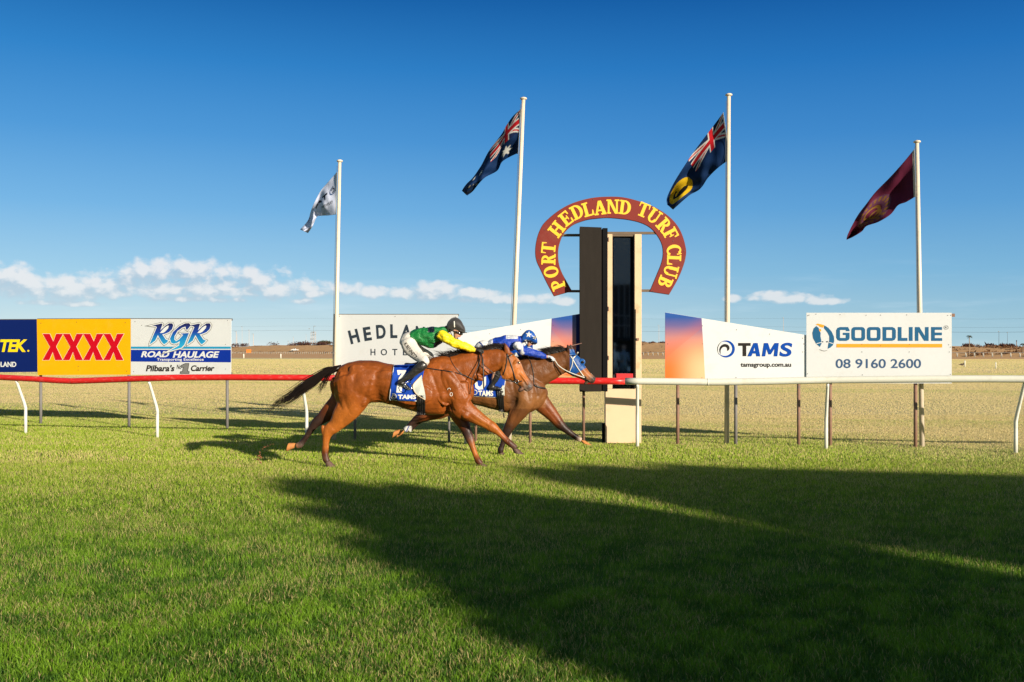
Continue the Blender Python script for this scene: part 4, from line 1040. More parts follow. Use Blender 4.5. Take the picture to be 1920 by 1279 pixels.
def make_flag(pole, top, bot, colf, label, ncol=150, nrow=90, seed=0, depth=.75, amp=.06, cat_='flag', ph=0.0):
    T = cat(top, 12); B_ = cat(bot, 12)
    def samp(c, t):
        x = t*(len(c)-1); i = min(int(x), len(c)-2); f = x-i
        return (c[i][0]*(1-f)+c[i+1][0]*f, c[i][1]*(1-f)+c[i+1][1]*f)
    D = pole; vs = []; cs = []
    L = math.hypot(top[0][0]-top[-1][0], top[0][1]-top[-1][1])/F*D
    for i in range(ncol+1):
        s_ = i/ncol; a = samp(T, s_); c = samp(B_, s_)
        for j in range(nrow+1):
            v = j/nrow
            x = a[0]+(c[0]-a[0])*v; y = a[1]+(c[1]-a[1])*v
            r = s_**.8
            dd = depth*L*s_ + r*amp*(math.sin(9*s_+3.2*v+seed+ph)+.55*math.sin(17*s_-5*v+seed*2)+.25*math.sin(31*s_+11*v)) + .05*math.sin(6*v+seed)*min(1, s_*5)
            vs.append(P(x, y, D+dd-.0)); cs.append(colf(s_, v))
    n = nrow+1
    fs = [(i*n+j, i*n+j+1, (i+1)*n+j+1, (i+1)*n+j) for i in range(ncol) for j in range(nrow)]
    me = bpy.data.meshes.new('flag'); me.from_pydata([tuple(v) for v in vs], [], fs); setcol(me, np.array(cs))
    o = link_mesh('flag', me, FLAGM, None, True)
    # origin at the hoist
    md = o.modifiers.new('thick', 'SOLIDIFY'); md.thickness = .003
    return tag(o, label, cat_, 'flags on the flagpoles')
make_flag(18.58, [(632.5, 322), (615, 342), (600, 360), (585, 390), (577.5, 413), (563, 430.5)], [(630.5, 402), (617, 404), (604.5, 404.5), (594, 407), (586, 424), (577.5, 437)], flag_white, 'white flag with dark mirrored lettering furled at its tip', seed=1.0, depth=.45, amp=.10)
make_flag(18.08, [(977.5, 204), (962.5, 217.5), (950, 235), (940, 252.5), (917.5, 282.5), (902.5, 310), (887.5, 332.5), (875, 345), (866, 357.5)],
          [(971.5, 290), (967, 289), (942.5, 302.5), (932.5, 320), (910, 332.5), (897.5, 345), (887.5, 357.5), (876, 367)], flag_aus, 'navy flag with union cross and white stars', seed=2.2, depth=.38, amp=.09)
make_flag(17.84, [(1356.5, 210.6), (1344, 227.5), (1327, 250), (1301.5, 284), (1279, 317.5), (1262, 345.6), (1250.5, 371), (1251, 384)],
          [(1369, 298), (1346.5, 314.7), (1327, 334), (1313, 354), (1290, 368), (1262, 393)], flag_wa, 'navy flag with union cross and yellow disc', seed=.3, depth=.38, amp=.09)
make_flag(17.33, [(1714.5, 279.5), (1695, 303.4), (1670, 331.5), (1642, 359.7), (1625, 382), (1608, 404.7), (1592.6, 432.8), (1587, 449)],
          [(1717.5, 368), (1699, 379), (1684, 385), (1670, 402), (1647.5, 416), (1625, 424), (1616, 434), (1600, 444), (1588, 449.5)], flag_maroon, 'maroon flag with faint gold emblem at the right', seed=4.0, depth=.50, amp=.09)

# clods of soil kicked up behind the near horse
for i, (px, py, s_) in enumerate(((487, 848, .022), (486, 853, .03), (489, 858, .028), (485, 862, .03), (488, 866, .034), (497, 839, .025), (501, 836, .02), (507, 834, .016), (492, 842, .014), (484, 857, .016), (512, 833, .012))):
    c = P(px, py, 14.2); mb = MB()
    for k in range(3): mb.ellipsoid(c+Vector((R.uniform(-.5, .5)*s_, R.uniform(-.4, .4)*s_, R.uniform(-.5, .5)*s_)), s_*R.uniform(.25, .45), s_*.35, s_*R.uniform(.2, .4), 7, 5)
    o = mb.build('soil_clod', M['clod']); tag(o, 'red soil clod thrown up from the turf behind the near horse', 'soil clod', 'soil clods in the air behind the near horse')
# ------------------------------------------------------------------ bodies (horses, people): lofted forms fused into one skin
def crom(arr, k):
    arr = np.array(arr, float); n = len(arr); out = []
    for i in range(n-1):
        p0, p1, p2, p3 = arr[max(i-1, 0)], arr[i], arr[i+1], arr[min(i+2, n-1)]
        for j in range(k):
            t = j/k
            out.append(.5*(2*p1+(p2-p0)*t+(2*p0-5*p1+4*p2-p3)*t*t+(3*p1-p0-3*p2+p3)*t**3))
    out.append(arr[-1]); return np.array(out)
class Body:
    def __init__(s, D0=14.35): s.D0 = D0; s.mb = MB(); s.c = []; s.r = []; s.col = []
    def loft3(s, st, n=18, k=4, cap=.55, up=None, sq=2.0):
        """st rows: x,y,z, a (in-plane), b (lateral), r,g,b"""
        A = crom(st, k); N = len(A); pos = A[:, :3]
        T = np.gradient(pos, axis=0); T /= np.maximum(np.linalg.norm(T, axis=1), 1e-9)[:, None]
        rings = []
        def ring(c, t, a, b_):
            if up is not None: u = np.array(up, float)
            else:
                u = np.cross(t, (0, 1, 0)); l = np.linalg.norm(u)
                u = u/l if l > .2 else np.array((0, 0, 1.))
                u = u-t*u.dot(t); u /= max(np.linalg.norm(u), 1e-9)
            w = np.cross(t, u); w /= max(np.linalg.norm(w), 1e-9)
            if up is not None: w = np.array((0, 1., 0))
            out = []
            for i in range(n):
                an = 2*math.pi*i/n; ca, sa = math.cos(an), math.sin(an)
                e = 2/sq
                out.append(c+u*a*math.copysign(abs(ca)**e, ca)+w*b_*math.copysign(abs(sa)**e, sa))
            return out
        def capr(i, sgn):
            c, t, a, b_ = pos[i], T[i]*sgn, A[i, 3], A[i, 4]; m_ = (a+b_)/2*cap
            return [ring(c+t*m_*math.sin(q_), T[i], a*math.cos(q_), b_*math.cos(q_)) for q_ in (.5, 1.0, 1.35)]
        seq = capr(0, -1)[::-1]+[ring(pos[i], T[i], A[i, 3], A[i, 4]) for i in range(N)]+capr(N-1, 1)
        vs = [v for r_ in seq for v in r_]; m_ = len(seq)
        fs = [(i*n+j, i*n+(j+1) % n, (i+1)*n+(j+1) % n, (i+1)*n+j) for i in range(m_-1) for j in range(n)]
        fs += [tuple(range(n))[::-1], tuple((m_-1)*n+j for j in range(n))]
        s.mb.add(vs, fs)
        for i in range(N):
            s.c.append(pos[i]); s.r.append(max(A[i, 3], A[i, 4])); s.col.append(A[i, 5:8])
    def loft(s, st, col=None, lat=0, vert=False, **kw):
        """st rows in photo pixels: px, py, r, hw[, lateral metres[, colour]]"""
        rows = []
        for q_ in st:
            l = q_[4] if len(q_) > 4 and q_[4] is not None else lat; cc = q_[5] if len(q_) > 5 else col
            D = s.D0+l; p = P(q_[0], q_[1], D); k_ = D/F
            rows.append([p.x, p.y, p.z, q_[2]*k_, q_[3]*k_, *cc])
        s.loft3(rows, up=(0, 0, 1) if vert else None, **kw)
    def slices(s, st, col, lat=0, **kw):
        """vertical slices: px, ytop, ybottom, hw[, colour]"""
        s.loft([(x, (a+b_)/2, (b_-a)/2, hw, lat, (q_[0] if q_ else col)) for (x, a, b_, hw, *q_) in st], lat=lat, vert=True, **kw)
    def blob(s, px, py, rx, rz, ry, lat, col, rot=0):
        k_ = (s.D0+lat)/F; c = P(px, py, s.D0+lat); ro = math.radians(rot); d = np.array((math.cos(ro), 0, -math.sin(ro)))
        rows = []
        for t in (-.92, -.7, -.35, 0, .35, .7, .92):
            q_ = math.sqrt(1-t*t); p = np.array(c)+d*rx*k_*t; rows.append([*p, rz*k_*q_, ry*k_*q_, *col])
        s.loft3(rows, n=14, k=2, cap=.3)
    def build(s, name, m_, parent=None, voxel=.009, smooth=6, paint=None, disp=None, label=None, fac=.5):
        me = s.mb.mesh('tmp'); o = bpy.data.objects.new('tmp', me); COL.objects.link(o)
        md = o.modifiers.new('r', 'REMESH'); md.mode = 'VOXEL'; md.voxel_size = voxel
        if smooth: ms = o.modifiers.new('s', 'SMOOTH'); ms.factor = fac; ms.iterations = smooth
        dg = DG(); me2 = bpy.data.meshes.new_from_object(o.evaluated_get(dg), depsgraph=dg)
        bpy.data.objects.remove(o); bpy.data.meshes.remove(me)
        me2.name = name; me2.materials.clear()
        n = len(me2.vertices); co = np.empty(n*3); me2.vertices.foreach_get('co', co); co = co.reshape(-1, 3)
        nr = np.empty(n*3); me2.vertices.foreach_get('normal', nr); nr = nr.reshape(-1, 3)
        cc = np.array(s.c); rr_ = np.array(s.r); kk = np.array(s.col); out = np.empty((n, 3))
        for i in range(0, n, 6000):
            d = np.linalg.norm(co[i:i+6000, None]-cc[None], axis=2)/rr_[None]
            dm = d.min(1, keepdims=True); w = np.exp(-6*(d-dm)); w /= w.sum(1, keepdims=True)
            out[i:i+6000] = w@kk
        if disp is not None:
            co = co+nr*disp(co, nr)[:, None]; me2.vertices.foreach_set('co', co.ravel()); me2.update()
        if paint is not None: out = paint(co, out, nr)
        setcol(me2, np.clip(out, 0, 1))
        o = link_mesh(name, me2, m_, parent, True)
        if label: o['label'] = label
        return o
def topx(co): # back to photo coordinates
    return CX+co[:, 0]/co[:, 1]*F, HY-(co[:, 2]-H)/co[:, 1]*F
def bvh_of(objs):
    vs = []; fs = []
    for o in objs:
        n = len(vs); vs += [v.co for v in o.data.vertices]; fs += [tuple(i+n for i in p.vertices) for p in o.data.polygons]
    return BVHTree.FromPolygons(vs, fs)
def draper(objs, D0):
    B = bvh_of(objs)
    def f(px, py, off=.008, back=-.22):
        d = (P(px, py, 1.0)-CAMV).normalized(); h = B.ray_cast(CAMV, d)
        if h[0] is None: return P(px, py, D0+back)
        return h[0]-d*off
    return f
def polyline(pts, step=2.0):
    out = []
    for a, b_ in zip(pts[:-1], pts[1:]):
        n = max(1, int(math.hypot(b_[0]-a[0], b_[1]-a[1])/step))
        out += [(a[0]+(b_[0]-a[0])*i/n, a[1]+(b_[1]-a[1])*i/n) for i in range(n)]
    out.append(pts[-1]); return out
def smoothpts(ps, it=2):
    ps = [Vector(p) for p in ps]
    for _ in range(it): ps = [ps[0]]+[(ps[i-1]+ps[i]*2+ps[i+1])/4 for i in range(1, len(ps)-1)]+[ps[-1]]
    return ps
def strap(mb, dr, pts, w=.011, off=.006, mi=0, k=4, flat=.4, curve=True):
    q_ = polyline(cat(pts, k) if curve and len(pts) > 2 else pts, 2.0)
    mb.tube(smoothpts([dr(x, y, off) for x, y in q_], 2), w, 6, mi)
def fold(co, f1, a, seed=0):
    v = np.empty(len(co))
    for i, c in enumerate(co): v[i] = mnoise.noise(Vector((c[0]*f1+seed, c[1]*f1, c[2]*f1)))
    return v*a

# ---- horse 1: bay, near ------------------------------------------------------
BAY = (.225, .056, .008); BAYD = (.085, .020, .005); GSK = (.34, .098, .014); BLK = (.030, .014, .010); ORG = (.33, .098, .016); SHOE = (.085, .045, .032); SOLE = (.50, .17, .035); MUZ = (.16, .09, .065)
def seg_dist(px, py, pts):
    d = np.full(len(px), 1e9)
    for (ax, ay), (bx, by) in zip(pts[:-1], pts[1:]):
        vx, vy = bx-ax, by-ay; t = np.clip(((px-ax)*vx+(py-ay)*vy)/(vx*vx+vy*vy), 0, 1)
        d = np.minimum(d, np.hypot(px-ax-vx*t, py-ay-vy*t))
    return d
def horse_muscles(amp, grooves=(), dents=(), mx=0, my=0, sc=1.0):
    def f(co, nr):
        if len(grooves):
            px, py = topx(co); near = np.clip(-nr[:, 1]*1.6, 0, 1); g_ = 0
            for pts, w, dep in grooves: g_ = g_-dep*.62*np.exp(-(seg_dist(px, py, cat([((x+mx), (y+my)) for x, y in pts], 3))/(w*1.35))**2)
            for (x, y, rx, ry, dep) in dents: g_ = g_-dep*np.exp(-(((px-x)/rx)**2+((py-y)/ry)**2))
            g_ = g_*near
        else: g_ = 0
        return g_+base(co, nr)
    def base(co, nr):
        n1 = fold(co, 7, amp, 3.1); n2 = fold(co*np.array((1, 1, .55)), 16, amp*.35, 8)
        hi = np.clip((co[:, 2]-.62)/.3, 0, 1)
        return (n1+n2)*hi
    return f
def hoof(parent, c0, c1, sdir, L, Wd, lat, D0, m_):
    """horn capsule: coronet centre c0, sole centre c1, sole direction sdir (photo coordinates), half length L, half width Wd"""
    D = D0+lat; a = P(*c0, D); b_ = P(*c1, D); k_ = D/F; s_ = Vector((sdir[0], 0, -sdir[1])).normalized(); rings = []
    for t, sc, ex in ((0, .58, 0), (.12, .66, 0), (.9, .98, .06), (1.0, 1.0, .07), (1.03, .9, .05)):
        c = a.lerp(b_, t); rings.append([c+s_*((L*sc*k_)*math.cos(q)*(1.0 if math.cos(q) > 0 else .8)+L*ex*k_)+Vector((0, 1, 0))*(Wd*sc*k_*math.sin(q)) for q in [2*math.pi*i/16 for i in range(16)]])
    vs = [v for r_ in rings for v in r_]; n = 16
    fs = [(i*n+j, i*n+(j+1) % n, (i+1)*n+(j+1) % n, (i+1)*n+j) for i in range(4) for j in range(n)]+[tuple(range(n))[::-1], tuple(4*n+j for j in range(n))]
    return MB().add(vs, fs).build('hoof', m_, parent, smooth=False)
HOOFD = mat('dark hoof horn', (.10, .055, .04), .55, var=.3, vscale=25, dirt=((.25, .12, .06), .5, 20)); HOOFO = mat('dusty orange hoof', (.50, .19, .045), .8, var=.25, vscale=22, dirt=((.22, .12, .09), .7, 16))
GR1 = [([(634, 700), (629, 715), (629, 735), (633, 752), (640, 766)], 2.2, .014), ([(650, 700), (643, 722), (645, 748), (652, 768)], 2.6, .012), ([(714, 690), (706, 703), (702, 722), (699, 742)], 3.5, .020),
       ([(692, 716), (684, 742), (670, 764)], 3.0, .014), ([(655, 772), (640, 791), (626, 804)], 1.8, .009), ([(642, 694), (668, 690), (694, 687), (712, 693)], 2.4, .007), ([(612, 820), (611, 850)], 1.3, .004),
       ([(829, 690), (845, 704), (862, 722), (874, 742)], 2.4, .014), ([(806, 694), (816, 718), (824, 744)], 2.4, .012), ([(836, 712), (842, 730), (852, 748)], 2.2, .012), ([(824, 748), (836, 762), (850, 770)], 2.4, .018),
       ([(876, 714), (895, 702), (915, 693), (932, 686)], 2.0, .011), ([(842, 679), (870, 674), (905, 669), (930, 665)], 2.2, .006), ([(884, 735), (876, 752), (864, 768)], 2.2, .012), ([(868, 768), (890, 786), (914, 800)], 1.6, .008),
       ([(884, 768), (902, 783), (918, 793)], 1.3, .006), ([(941, 684), (938, 694), (944, 706)], 2.0, .012), ([(957, 706), (966, 700), (972, 692)], 1.8, .007), ([(972, 686), (980, 700), (988, 714)], 1.4, .006), ([(985, 727), (990, 731)], 1.2, .008), ([(936, 806), (950, 822)], 1.1, .004)]
for k in range(7): GR1.append(([(722+k*9.5, 716-k*.6), (718+k*9.5, 735), (713+k*9.7, 751+k*1.2)], 1.6, .0028))
DN1 = [(838, 762, 10, 16, .055), (708, 740, 8, 17, .045), (905, 700, 12, 5, .006), (964, 690, 5, 4, .004), (862, 705, 8, 7, .010), (660, 712, 9, 12, .006)]
GR2 = [([(951, 692), (960, 712), (966, 738)], 2.4, .014), ([(978, 690), (990, 704), (1002, 722), (1008, 742)], 2.4, .014), ([(984, 715), (988, 732), (992, 752)], 2.2, .012), ([(1021, 738), (1014, 750), (1004, 762)], 2.0, .012), ([(1000, 740), (1003, 755)], 1.8, .010),
       ([(1012, 716), (1028, 706), (1046, 696), (1058, 690)], 2.0, .010), ([(985, 680), (1010, 674), (1040, 668), (1058, 666)], 2.2, .006), ([(968, 748), (958, 770), (952, 790)], 1.6, .010), ([(982, 752), (970, 776), (960, 796)], 1.5, .007), ([(1020, 762), (1036, 780), (1048, 795)], 1.5, .008),
       ([(1062, 690), (1060, 698), (1066, 705)], 1.8, .009), ([(1090, 695), (1100, 705), (1107, 712)], 1.3, .006)]
DN2 = [(962, 755, 9, 16, .045), (1000, 712, 8, 7, .010), (975, 700, 9, 8, .008)]
def horse1():
    D0 = 14.35; B = Body(D0)
    B.slices([(628, 706, 744, 15), (635, 690, 764, 25), (648, 681.5, 772, 31), (668, 676.5, 770, 35), (688, 675.2, 759, 36), (710, 677.5, 754.5, 34), (735, 683, 759.5, 34), (765, 687.5, 768.5, 36), (795, 679, 776.5, 34),
              (815, 669, 777.5, 31), (838, 667.5, 777, 29), (858, 681, 770, 25), (874, 700, 760, 18), (883, 716, 748, 10)], BAY, n=26, sq=2.15)
    # neck and head
    B.loft([(832, 713, 42, 20), (856, 702, 37, 18), (880, 689, 31, 15), (903, 681, 25.5, 12.5), (922, 676, 23, 11), (938, 673, 20, 10)], BAY, n=20)
    B.loft([(938, 662, 9, 8, 0, BAY), (945, 671, 18, 11, 0, BAY), (952, 683, 21.5, 12, 0, ORG), (961, 693, 20, 11.5, 0, ORG), (970, 703, 15.5, 9.5, 0, ORG), (979, 713, 12, 8, 0, ORG), (988, 722, 10.2, 7.5, 0, MUZ), (992.5, 727.5, 8.5, 7, 0, MUZ)], n=18)
    B.blob(978, 729, 7.5, 4, 5.5, 0, MUZ, rot=-40)           # lower lip and chin
    B.blob(951, 697, 15, 13, 3.5, -.075, ORG, rot=-60)       # cheek
    B.blob(966, 679, 8, 2.2, 2.2, -.075, ORG, rot=-50)         # brow
    B.loft([(974, 700, 2.0, 2.0), (984, 712, 2.0, 2.0), (989, 720, 2, 2)], ORG, lat=-.062, n=8)    # facial crest
    # ears
    for l, dx_ in ((-.055, 0), (.055, -3)):
        B.loft([(953+dx_, 664, 5.5, 3.0, l, BAY), (950.5+dx_, 656, 5.2, 3.0, l, BAY), (947.5+dx_, 648, 3.4, 2.2, l, BAYD), (945+dx_, 642.5, 1.2, 1.1, l, BLK)], n=10, cap=.3)
    # near hind leg: haunch, gaskin, hock, cannon, hoof
    B.loft([(655, 706, 33, 19, -.12), (664, 735, 35, 18, -.13), (656, 760, 27, 15, -.12, GSK), (641, 782, 19.5, 11, -.11, GSK), (628, 798, 13.5, 8.5, -.10, GSK), (618, 806, 12, 8.2, -.10, GSK), (613, 816, 9, 7.0, -.10, GSK), (611.2, 826, 6.8, 5.6, -.10, GSK),
            (610.8, 838, 6.0, 5.0, -.10, GSK), (610.5, 850, 5.4, 4.6, -.10, BAYD), (610.5, 859, 6.6, 5.6, -.10, (.11, .045, .025)), (614, 866, 5.5, 5.2, -.10, BLK)], BAY, n=18, cap=.3)
    B.loft([(605, 799, 3.0, 4, -.10), (606, 806, 4.2, 4.5, -.10), (607, 816, 3, 4, -.10)], GSK, n=10)      # point of hock
    B.loft([(606, 835, 2.0, 3.0, -.10), (605, 855, 2.2, 3.2, -.10)], BAYD, n=8)    # tendon
    if 0: B.loft([(612, 863, 6.4, 6.4, -.10, SHOE), (616, 869.5, 7.6, 7.6, -.10, SHOE), (621, 872.5, 4.8, 7.8, -.10, SHOE), (627, 875, 2.4, 6.5, -.10, SHOE), (632, 876, 1.2, 4, -.10, SHOE)], n=14, cap=.2)
    # far hind leg, pushed back, hoof turned up
    B.loft([(652, 735, 28, 15, .12), (640, 757, 26, 13, .12), (619, 772, 17.5, 10, .11, BAYD), (604, 784, 11.5, 8, .11, BLK), (593, 792, 9.4, 7.0, .11, BLK), (586, 801, 7.4, 5.6, .11, BLK), (577, 815, 5.4, 4.6, .11, BLK), (568, 828, 5.2, 4.6, .11, BLK),
            (563, 834, 6.2, 5.2, .11, (.10, .06, .045)), (556, 836, 5.0, 4.6, .11, (.3, .12, .05))], BAY, n=16, cap=.3)
    B.loft([(590, 786.5, 3.2, 4, .11), (587, 792, 4, 4, .11)], BLK, n=8)
    if 0: B.loft([(556, 834.5, 5, 5, .11, SOLE), (549, 834, 7.6, 7, .11, SOLE), (541, 835.5, 6.2, 6.5, .11, (.40, .16, .08)), (534, 837.5, 2.4, 4, .11, (.20, .11, .09))], n=12, cap=.3)
    # near foreleg reaching forward
    B.loft([(853, 722, 26, 12, -.14), (858, 745, 27, 14, -.15), (865, 763, 23, 13, -.14), (880, 774, 17, 11, -.13), (898, 785, 13, 9, -.12, GSK), (914, 795, 10.5, 8, -.11, GSK), (923, 801, 10, 7.8, -.11, GSK), (933, 809, 7, 5.8, -.11, GSK), (944, 820, 5.4, 4.8, -.10, (.30, .09, .03)),
            (953, 829, 6.2, 5.6, -.10, BAYD), (962, 836, 5.5, 5, -.10, (.10, .045, .03)), (966, 840, 5.4, 5.2, -.10, SHOE)], BAY, n=18, cap=.3)
    if 0: B.loft([(965, 839, 6.2, 6, -.10, SHOE), (971, 845, 7.0, 6.6, -.10, (.22, .14, .11)), (977, 849.5, 3.2, 6.5, -.10, (.22, .14, .11)), (981, 850.5, 1.4, 4, -.10, SHOE)], n=12, cap=.2)
    # far foreleg on the ground
    B.loft([(850, 755, 20, 11, .12), (860, 778, 16, 10, .12), (870, 797, 11.5, 8.5, .10, BAYD), (876, 812, 9.2, 7.4, .08, BLK), (881, 823, 8.2, 6.8, .06, (.13, .05, .03)), (886, 838, 5.6, 5.0, .04, ORG), (892, 854, 5.3, 4.8, .02, ORG),
            (896.5, 864, 6.3, 5.6, .0, BAYD), (902, 870, 5.3, 5.2, .0, (.09, .035, .025))], BAY, n=16, cap=.3)
    if 0: B.loft([(900, 869, 5.8, 6, 0, SHOE), (907, 873, 5.4, 6.6, 0, SHOE), (916, 876.3, 2.5, 6, 0, SHOE), (922, 877.6, 1.0, 4, 0, SHOE)], n=12, cap=.2)
    # muscle groups on the near side
    B.blob(846, 716, 28, 16, 5, -.215, BAY, rot=62); B.blob(836, 748, 20, 13, 6, -.20, BAY, rot=30)
    B.blob(868, 744, 15, 12, 6, -.15, BAY, rot=60); B.blob(674, 700, 22, 17, 6, -.20, BAY, rot=20); B.blob(645, 725, 30, 11, 6, -.17, BAY, rot=82)
    B.blob(676, 744, 20, 13, 6, -.19, BAY, rot=70); B.blob(897, 690, 24, 9, 4, -.075, BAY, rot=30); B.blob(893, 706, 16, 5, 4, -.07, BAY, rot=28)
    B.blob(873, 778, 9, 8, 5, -.20, BAY, rot=30); B.blob(722, 706, 22, 12, 4, -.235, BAY, rot=0); B.blob(775, 740, 38, 20, 4, -.26, BAY)
    root = empty('horse', P(770, 876, D0), 'glossy bay horse in front, its rider wearing green and yellow, galloping right', 'horse')
    def paint(co, c, nr):
        px, py = topx(co)
        t = fbm(co[:, 0]*5+30, co[:, 2]*5, 4)-.5; t2 = fbm(co[:, 0]*14+30, co[:, 2]*14+co[:, 1]*9, 3)-.5
        c = c*(1+.55*t+.40*t2)[:, None]
        vein = np.abs(fbm(co[:, 0]*9+2, co[:, 2]*6+4, 3)-.5); c = c*(1+.22*np.clip(1-vein/.03, 0, 1))[:, None]
        # dark back line, dark inner flank, dark line of mane base
        def blend(mask, col): return c*(1-mask[:, None])+np.array(col)*mask[:, None]
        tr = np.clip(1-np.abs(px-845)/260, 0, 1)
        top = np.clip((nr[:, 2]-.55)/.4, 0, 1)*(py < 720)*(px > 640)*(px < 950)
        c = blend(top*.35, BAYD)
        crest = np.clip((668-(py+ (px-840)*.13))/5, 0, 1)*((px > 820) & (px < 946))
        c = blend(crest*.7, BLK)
        nostril = np.exp(-(((px-993)/3.4)**2+((py-724.5)/2.9)**2)); c = blend(np.clip(nostril*1.6, 0, 1)*(px > 985), (.02, .012, .010))
        mouth = np.exp(-((py-(731.5-(px-981)*.35))/1.0)**2)*((px > 969) & (px < 993)); c = blend(mouth*.8, (.04, .025, .02))
        blaze = np.exp(-(((px-985)-(py-725)*.4)/2.2)**2)*((py > 716) & (py < 734)); c = blend(blaze*.4, (.5, .36, .27))
        blaze2 = np.exp(-((((py-668)-(px-972)*1.75))/9)**2)*((py < 705) & (px > 965))*(nr[:, 0] > .45); c = blend(np.clip(blaze2, 0, 1)*.5, (.6, .45, .33))
        eye = np.exp(-(((px-972)/4.5)**2+((py-680)/3.0)**2)); c = blend(np.clip(eye*1.2, 0, 1)*.75, (.06, .025, .012))
        return c
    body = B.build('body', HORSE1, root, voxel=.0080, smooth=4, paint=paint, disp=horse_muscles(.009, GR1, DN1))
    dr = draper([body], D0)
    hoof(root, (613.5, 864.5), (619.5, 875.2), (1, .03), 10.5, 7.6, -.10, D0, HOOFD); hoof(root, (553, 835), (540, 837), (-.25, 1), 8.8, 7.4, .11, D0, HOOFO)
    hoof(root, (965.5, 841), (971.5, 850.2), (1, .12), 10.5, 7.4, -.10, D0, HOOFD); hoof(root, (902.5, 869.5), (911, 876.8), (1, .10), 10.5, 7.2, 0, D0, HOOFD)
    # eye, nostril rim
    c = dr(972.5, 680.5, -.006); MB().ellipsoid(c, .021, .017, .016, 12, 8).build('eye', M['eye'], root, smooth=True)
    # brand marks
    mb = MB()
    strap(mb, dr, [(839, 731), (840, 728.5), (843.5, 728), (845, 731)], .0042, .001); strap(mb, dr, ell(846, 739.5, 2.4, 3.3, 10)+[(848.4, 739.5)], .0042, .001)
    mb.build('brand_mark', M['clothwhite'], root)
    return root, body, dr
H1, H1B, DR1 = horse1()

def hair(name, strands, parent, m_=HAIR):
    """strands: list of (points, radius)"""
    mb = MB()
    for pts, r in strands:
        n = len(pts); mb.tube(pts, [r*(1-(i/(n-1))**1.6*.9) for i in range(n)], 3, cap=False)
    return mb.build(name, m_, parent, smooth=True)
def guide(pts, D, lats, k=4):
    c = cat([(x, y, l) for (x, y), l in zip(pts, lats)], k)
    return [P(x, y, D+l) for x, y, l in c]
# tail streaming back
st = []
for i in range(400):
    a = R.gauss(0, .85); b_ = R.gauss(0, .7); L = R.uniform(.5, 1.05); drop = R.random() < .13
    if drop:
        pts = [(632, 690), (618+a*2, 702), (609+a*4, 716+b_*3), (603+a*6-4*R.random(), 730+R.uniform(-4, 10))]; L = 1
    else:
        pts = [(634+a*1.2, 689+b_*1.5), (612, 697+a*3.2), (590+b_*2, 713+a*5.0), (568+b_*3, 727+a*5.8), (545+b_*4, 742+a*6.0+abs(b_)*3), (524+b_*6, 755+a*5.5+2*b_), (498+abs(b_)*10, 770+a*5.5-3*b_)]
        if a > .9: pts[-1] = (517+b_*5, 782+b_*4)
    g_ = guide(pts, 14.35+b_*.03, [b_*.03]*len(pts)); n = max(4, int(len(g_)*L))
    st.append((g_[:n], R.uniform(.0028, .0055)))
# solid dock
hair('tail', st, H1); tb = MB(); tb.tube([P(x, y, 14.35) for x, y in ((640, 690), (628, 692), (614, 699), (600, 708), (588, 716))], [.05, .048, .045, .032, .008], 10); tb.build('tail_dock', HAIR, H1, smooth=True)
# mane: swept up and back along the crest
def mane(parent, D0, crest, n, back, up_, seed=1, rad=(.0025, .005), curl=0, low=4):
    rr_ = random.Random(seed); C_ = cat(crest, 10); out = []
    for i in range(n):
        t = rr_.random(); p = C_[int(t*(len(C_)-1))]; L = rr_.uniform(.4, 1.15); l0 = rr_.uniform(-.03, .02)
        up1 = up_*rr_.gauss(.55, .45); bk = back*rr_.uniform(.6, 1.2)
        pts = [(p[0]+2, p[1]+rr_.uniform(1, low)), (p[0]-bk*.3*L, p[1]-up1*.45*L+1), (p[0]-bk*.65*L, p[1]-up1*.8*L+2*rr_.random()), (p[0]-bk*L, p[1]-up1*L*(.9+curl)+rr_.uniform(-1, 2))]
        out.append((guide(pts, D0, [l0, l0*1.4, l0*1.6, l0*1.8], 3), rr_.uniform(*rad)))
    return out
crest1 = [(836, 668), (850, 665.5), (868, 661.5), (885, 659), (903, 656), (922, 652), (938, 648.5), (946, 648)]
S_ = mane(H1, 14.35, crest1, 420, 19, 6, 3)+mane(H1, 14.35, crest1[4:], 330, 20, 4.5, 5, (.003, .007), low=8)+mane(H1, 14.35, crest1[:4], 160, 26, 10, 9)
hair('mane', S_, H1); hair('forelock', [(guide([(949+R.uniform(-3, 3), 655), (946+R.uniform(-5, 5), 650+R.uniform(-3, 2)), (940+R.uniform(-8, 4), 652+R.uniform(-4, 3))], 14.35, [-.03+R.uniform(-.03, .03)]*3, 4), .003) for i in range(40)], H1)

# bridle, reins, breastplate
br = empty('bridle', DR1(958, 690, .0), 'dark leather bridle with reins and martingale worn by the front horse', 'bridle')
mb = MB(); strap(mb, DR1, [(951, 663), (954, 672), (959, 686), (963, 700), (967, 713)], .0095, .005, flat=.4); strap(mb, DR1, [(951, 663), (950.5, 676), (948, 690), (943.5, 703)], .008, .004); mb.build('cheek_strap', M['strap'], br, smooth=True)
mb = MB(); strap(mb, DR1, [(957, 667.5), (962, 664), (969, 662.5)], .0095, .005); mb.build('browband', M['whitestrap'], br, smooth=True)
mb = MB(); strap(mb, DR1, [(947.5, 713), (955, 714.5), (963, 716), (971, 716.5), (979, 714)], .008, .004); strap(mb, DR1, [(968, 717), (972, 723), (978, 727)], .006, .004); mb.build('noseband', M['strap'], br, smooth=True)
c = DR1(969, 715.5, .012); mb = MB(); mb.tube([c+Vector((.026*math.cos(a*math.pi/8), -.004, .026*math.sin(a*math.pi/8))) for a in range(17)], .005, 6, cap=False); mb.build('bit_ring', M['silvermetal'], br, smooth=True)
def rein(pts, D0, lats, r=.006, k=6): return [P(x, y, D0+l) for x, y, l in cat([(x, y, l) for (x, y), l in zip(pts, lats)], k)], r
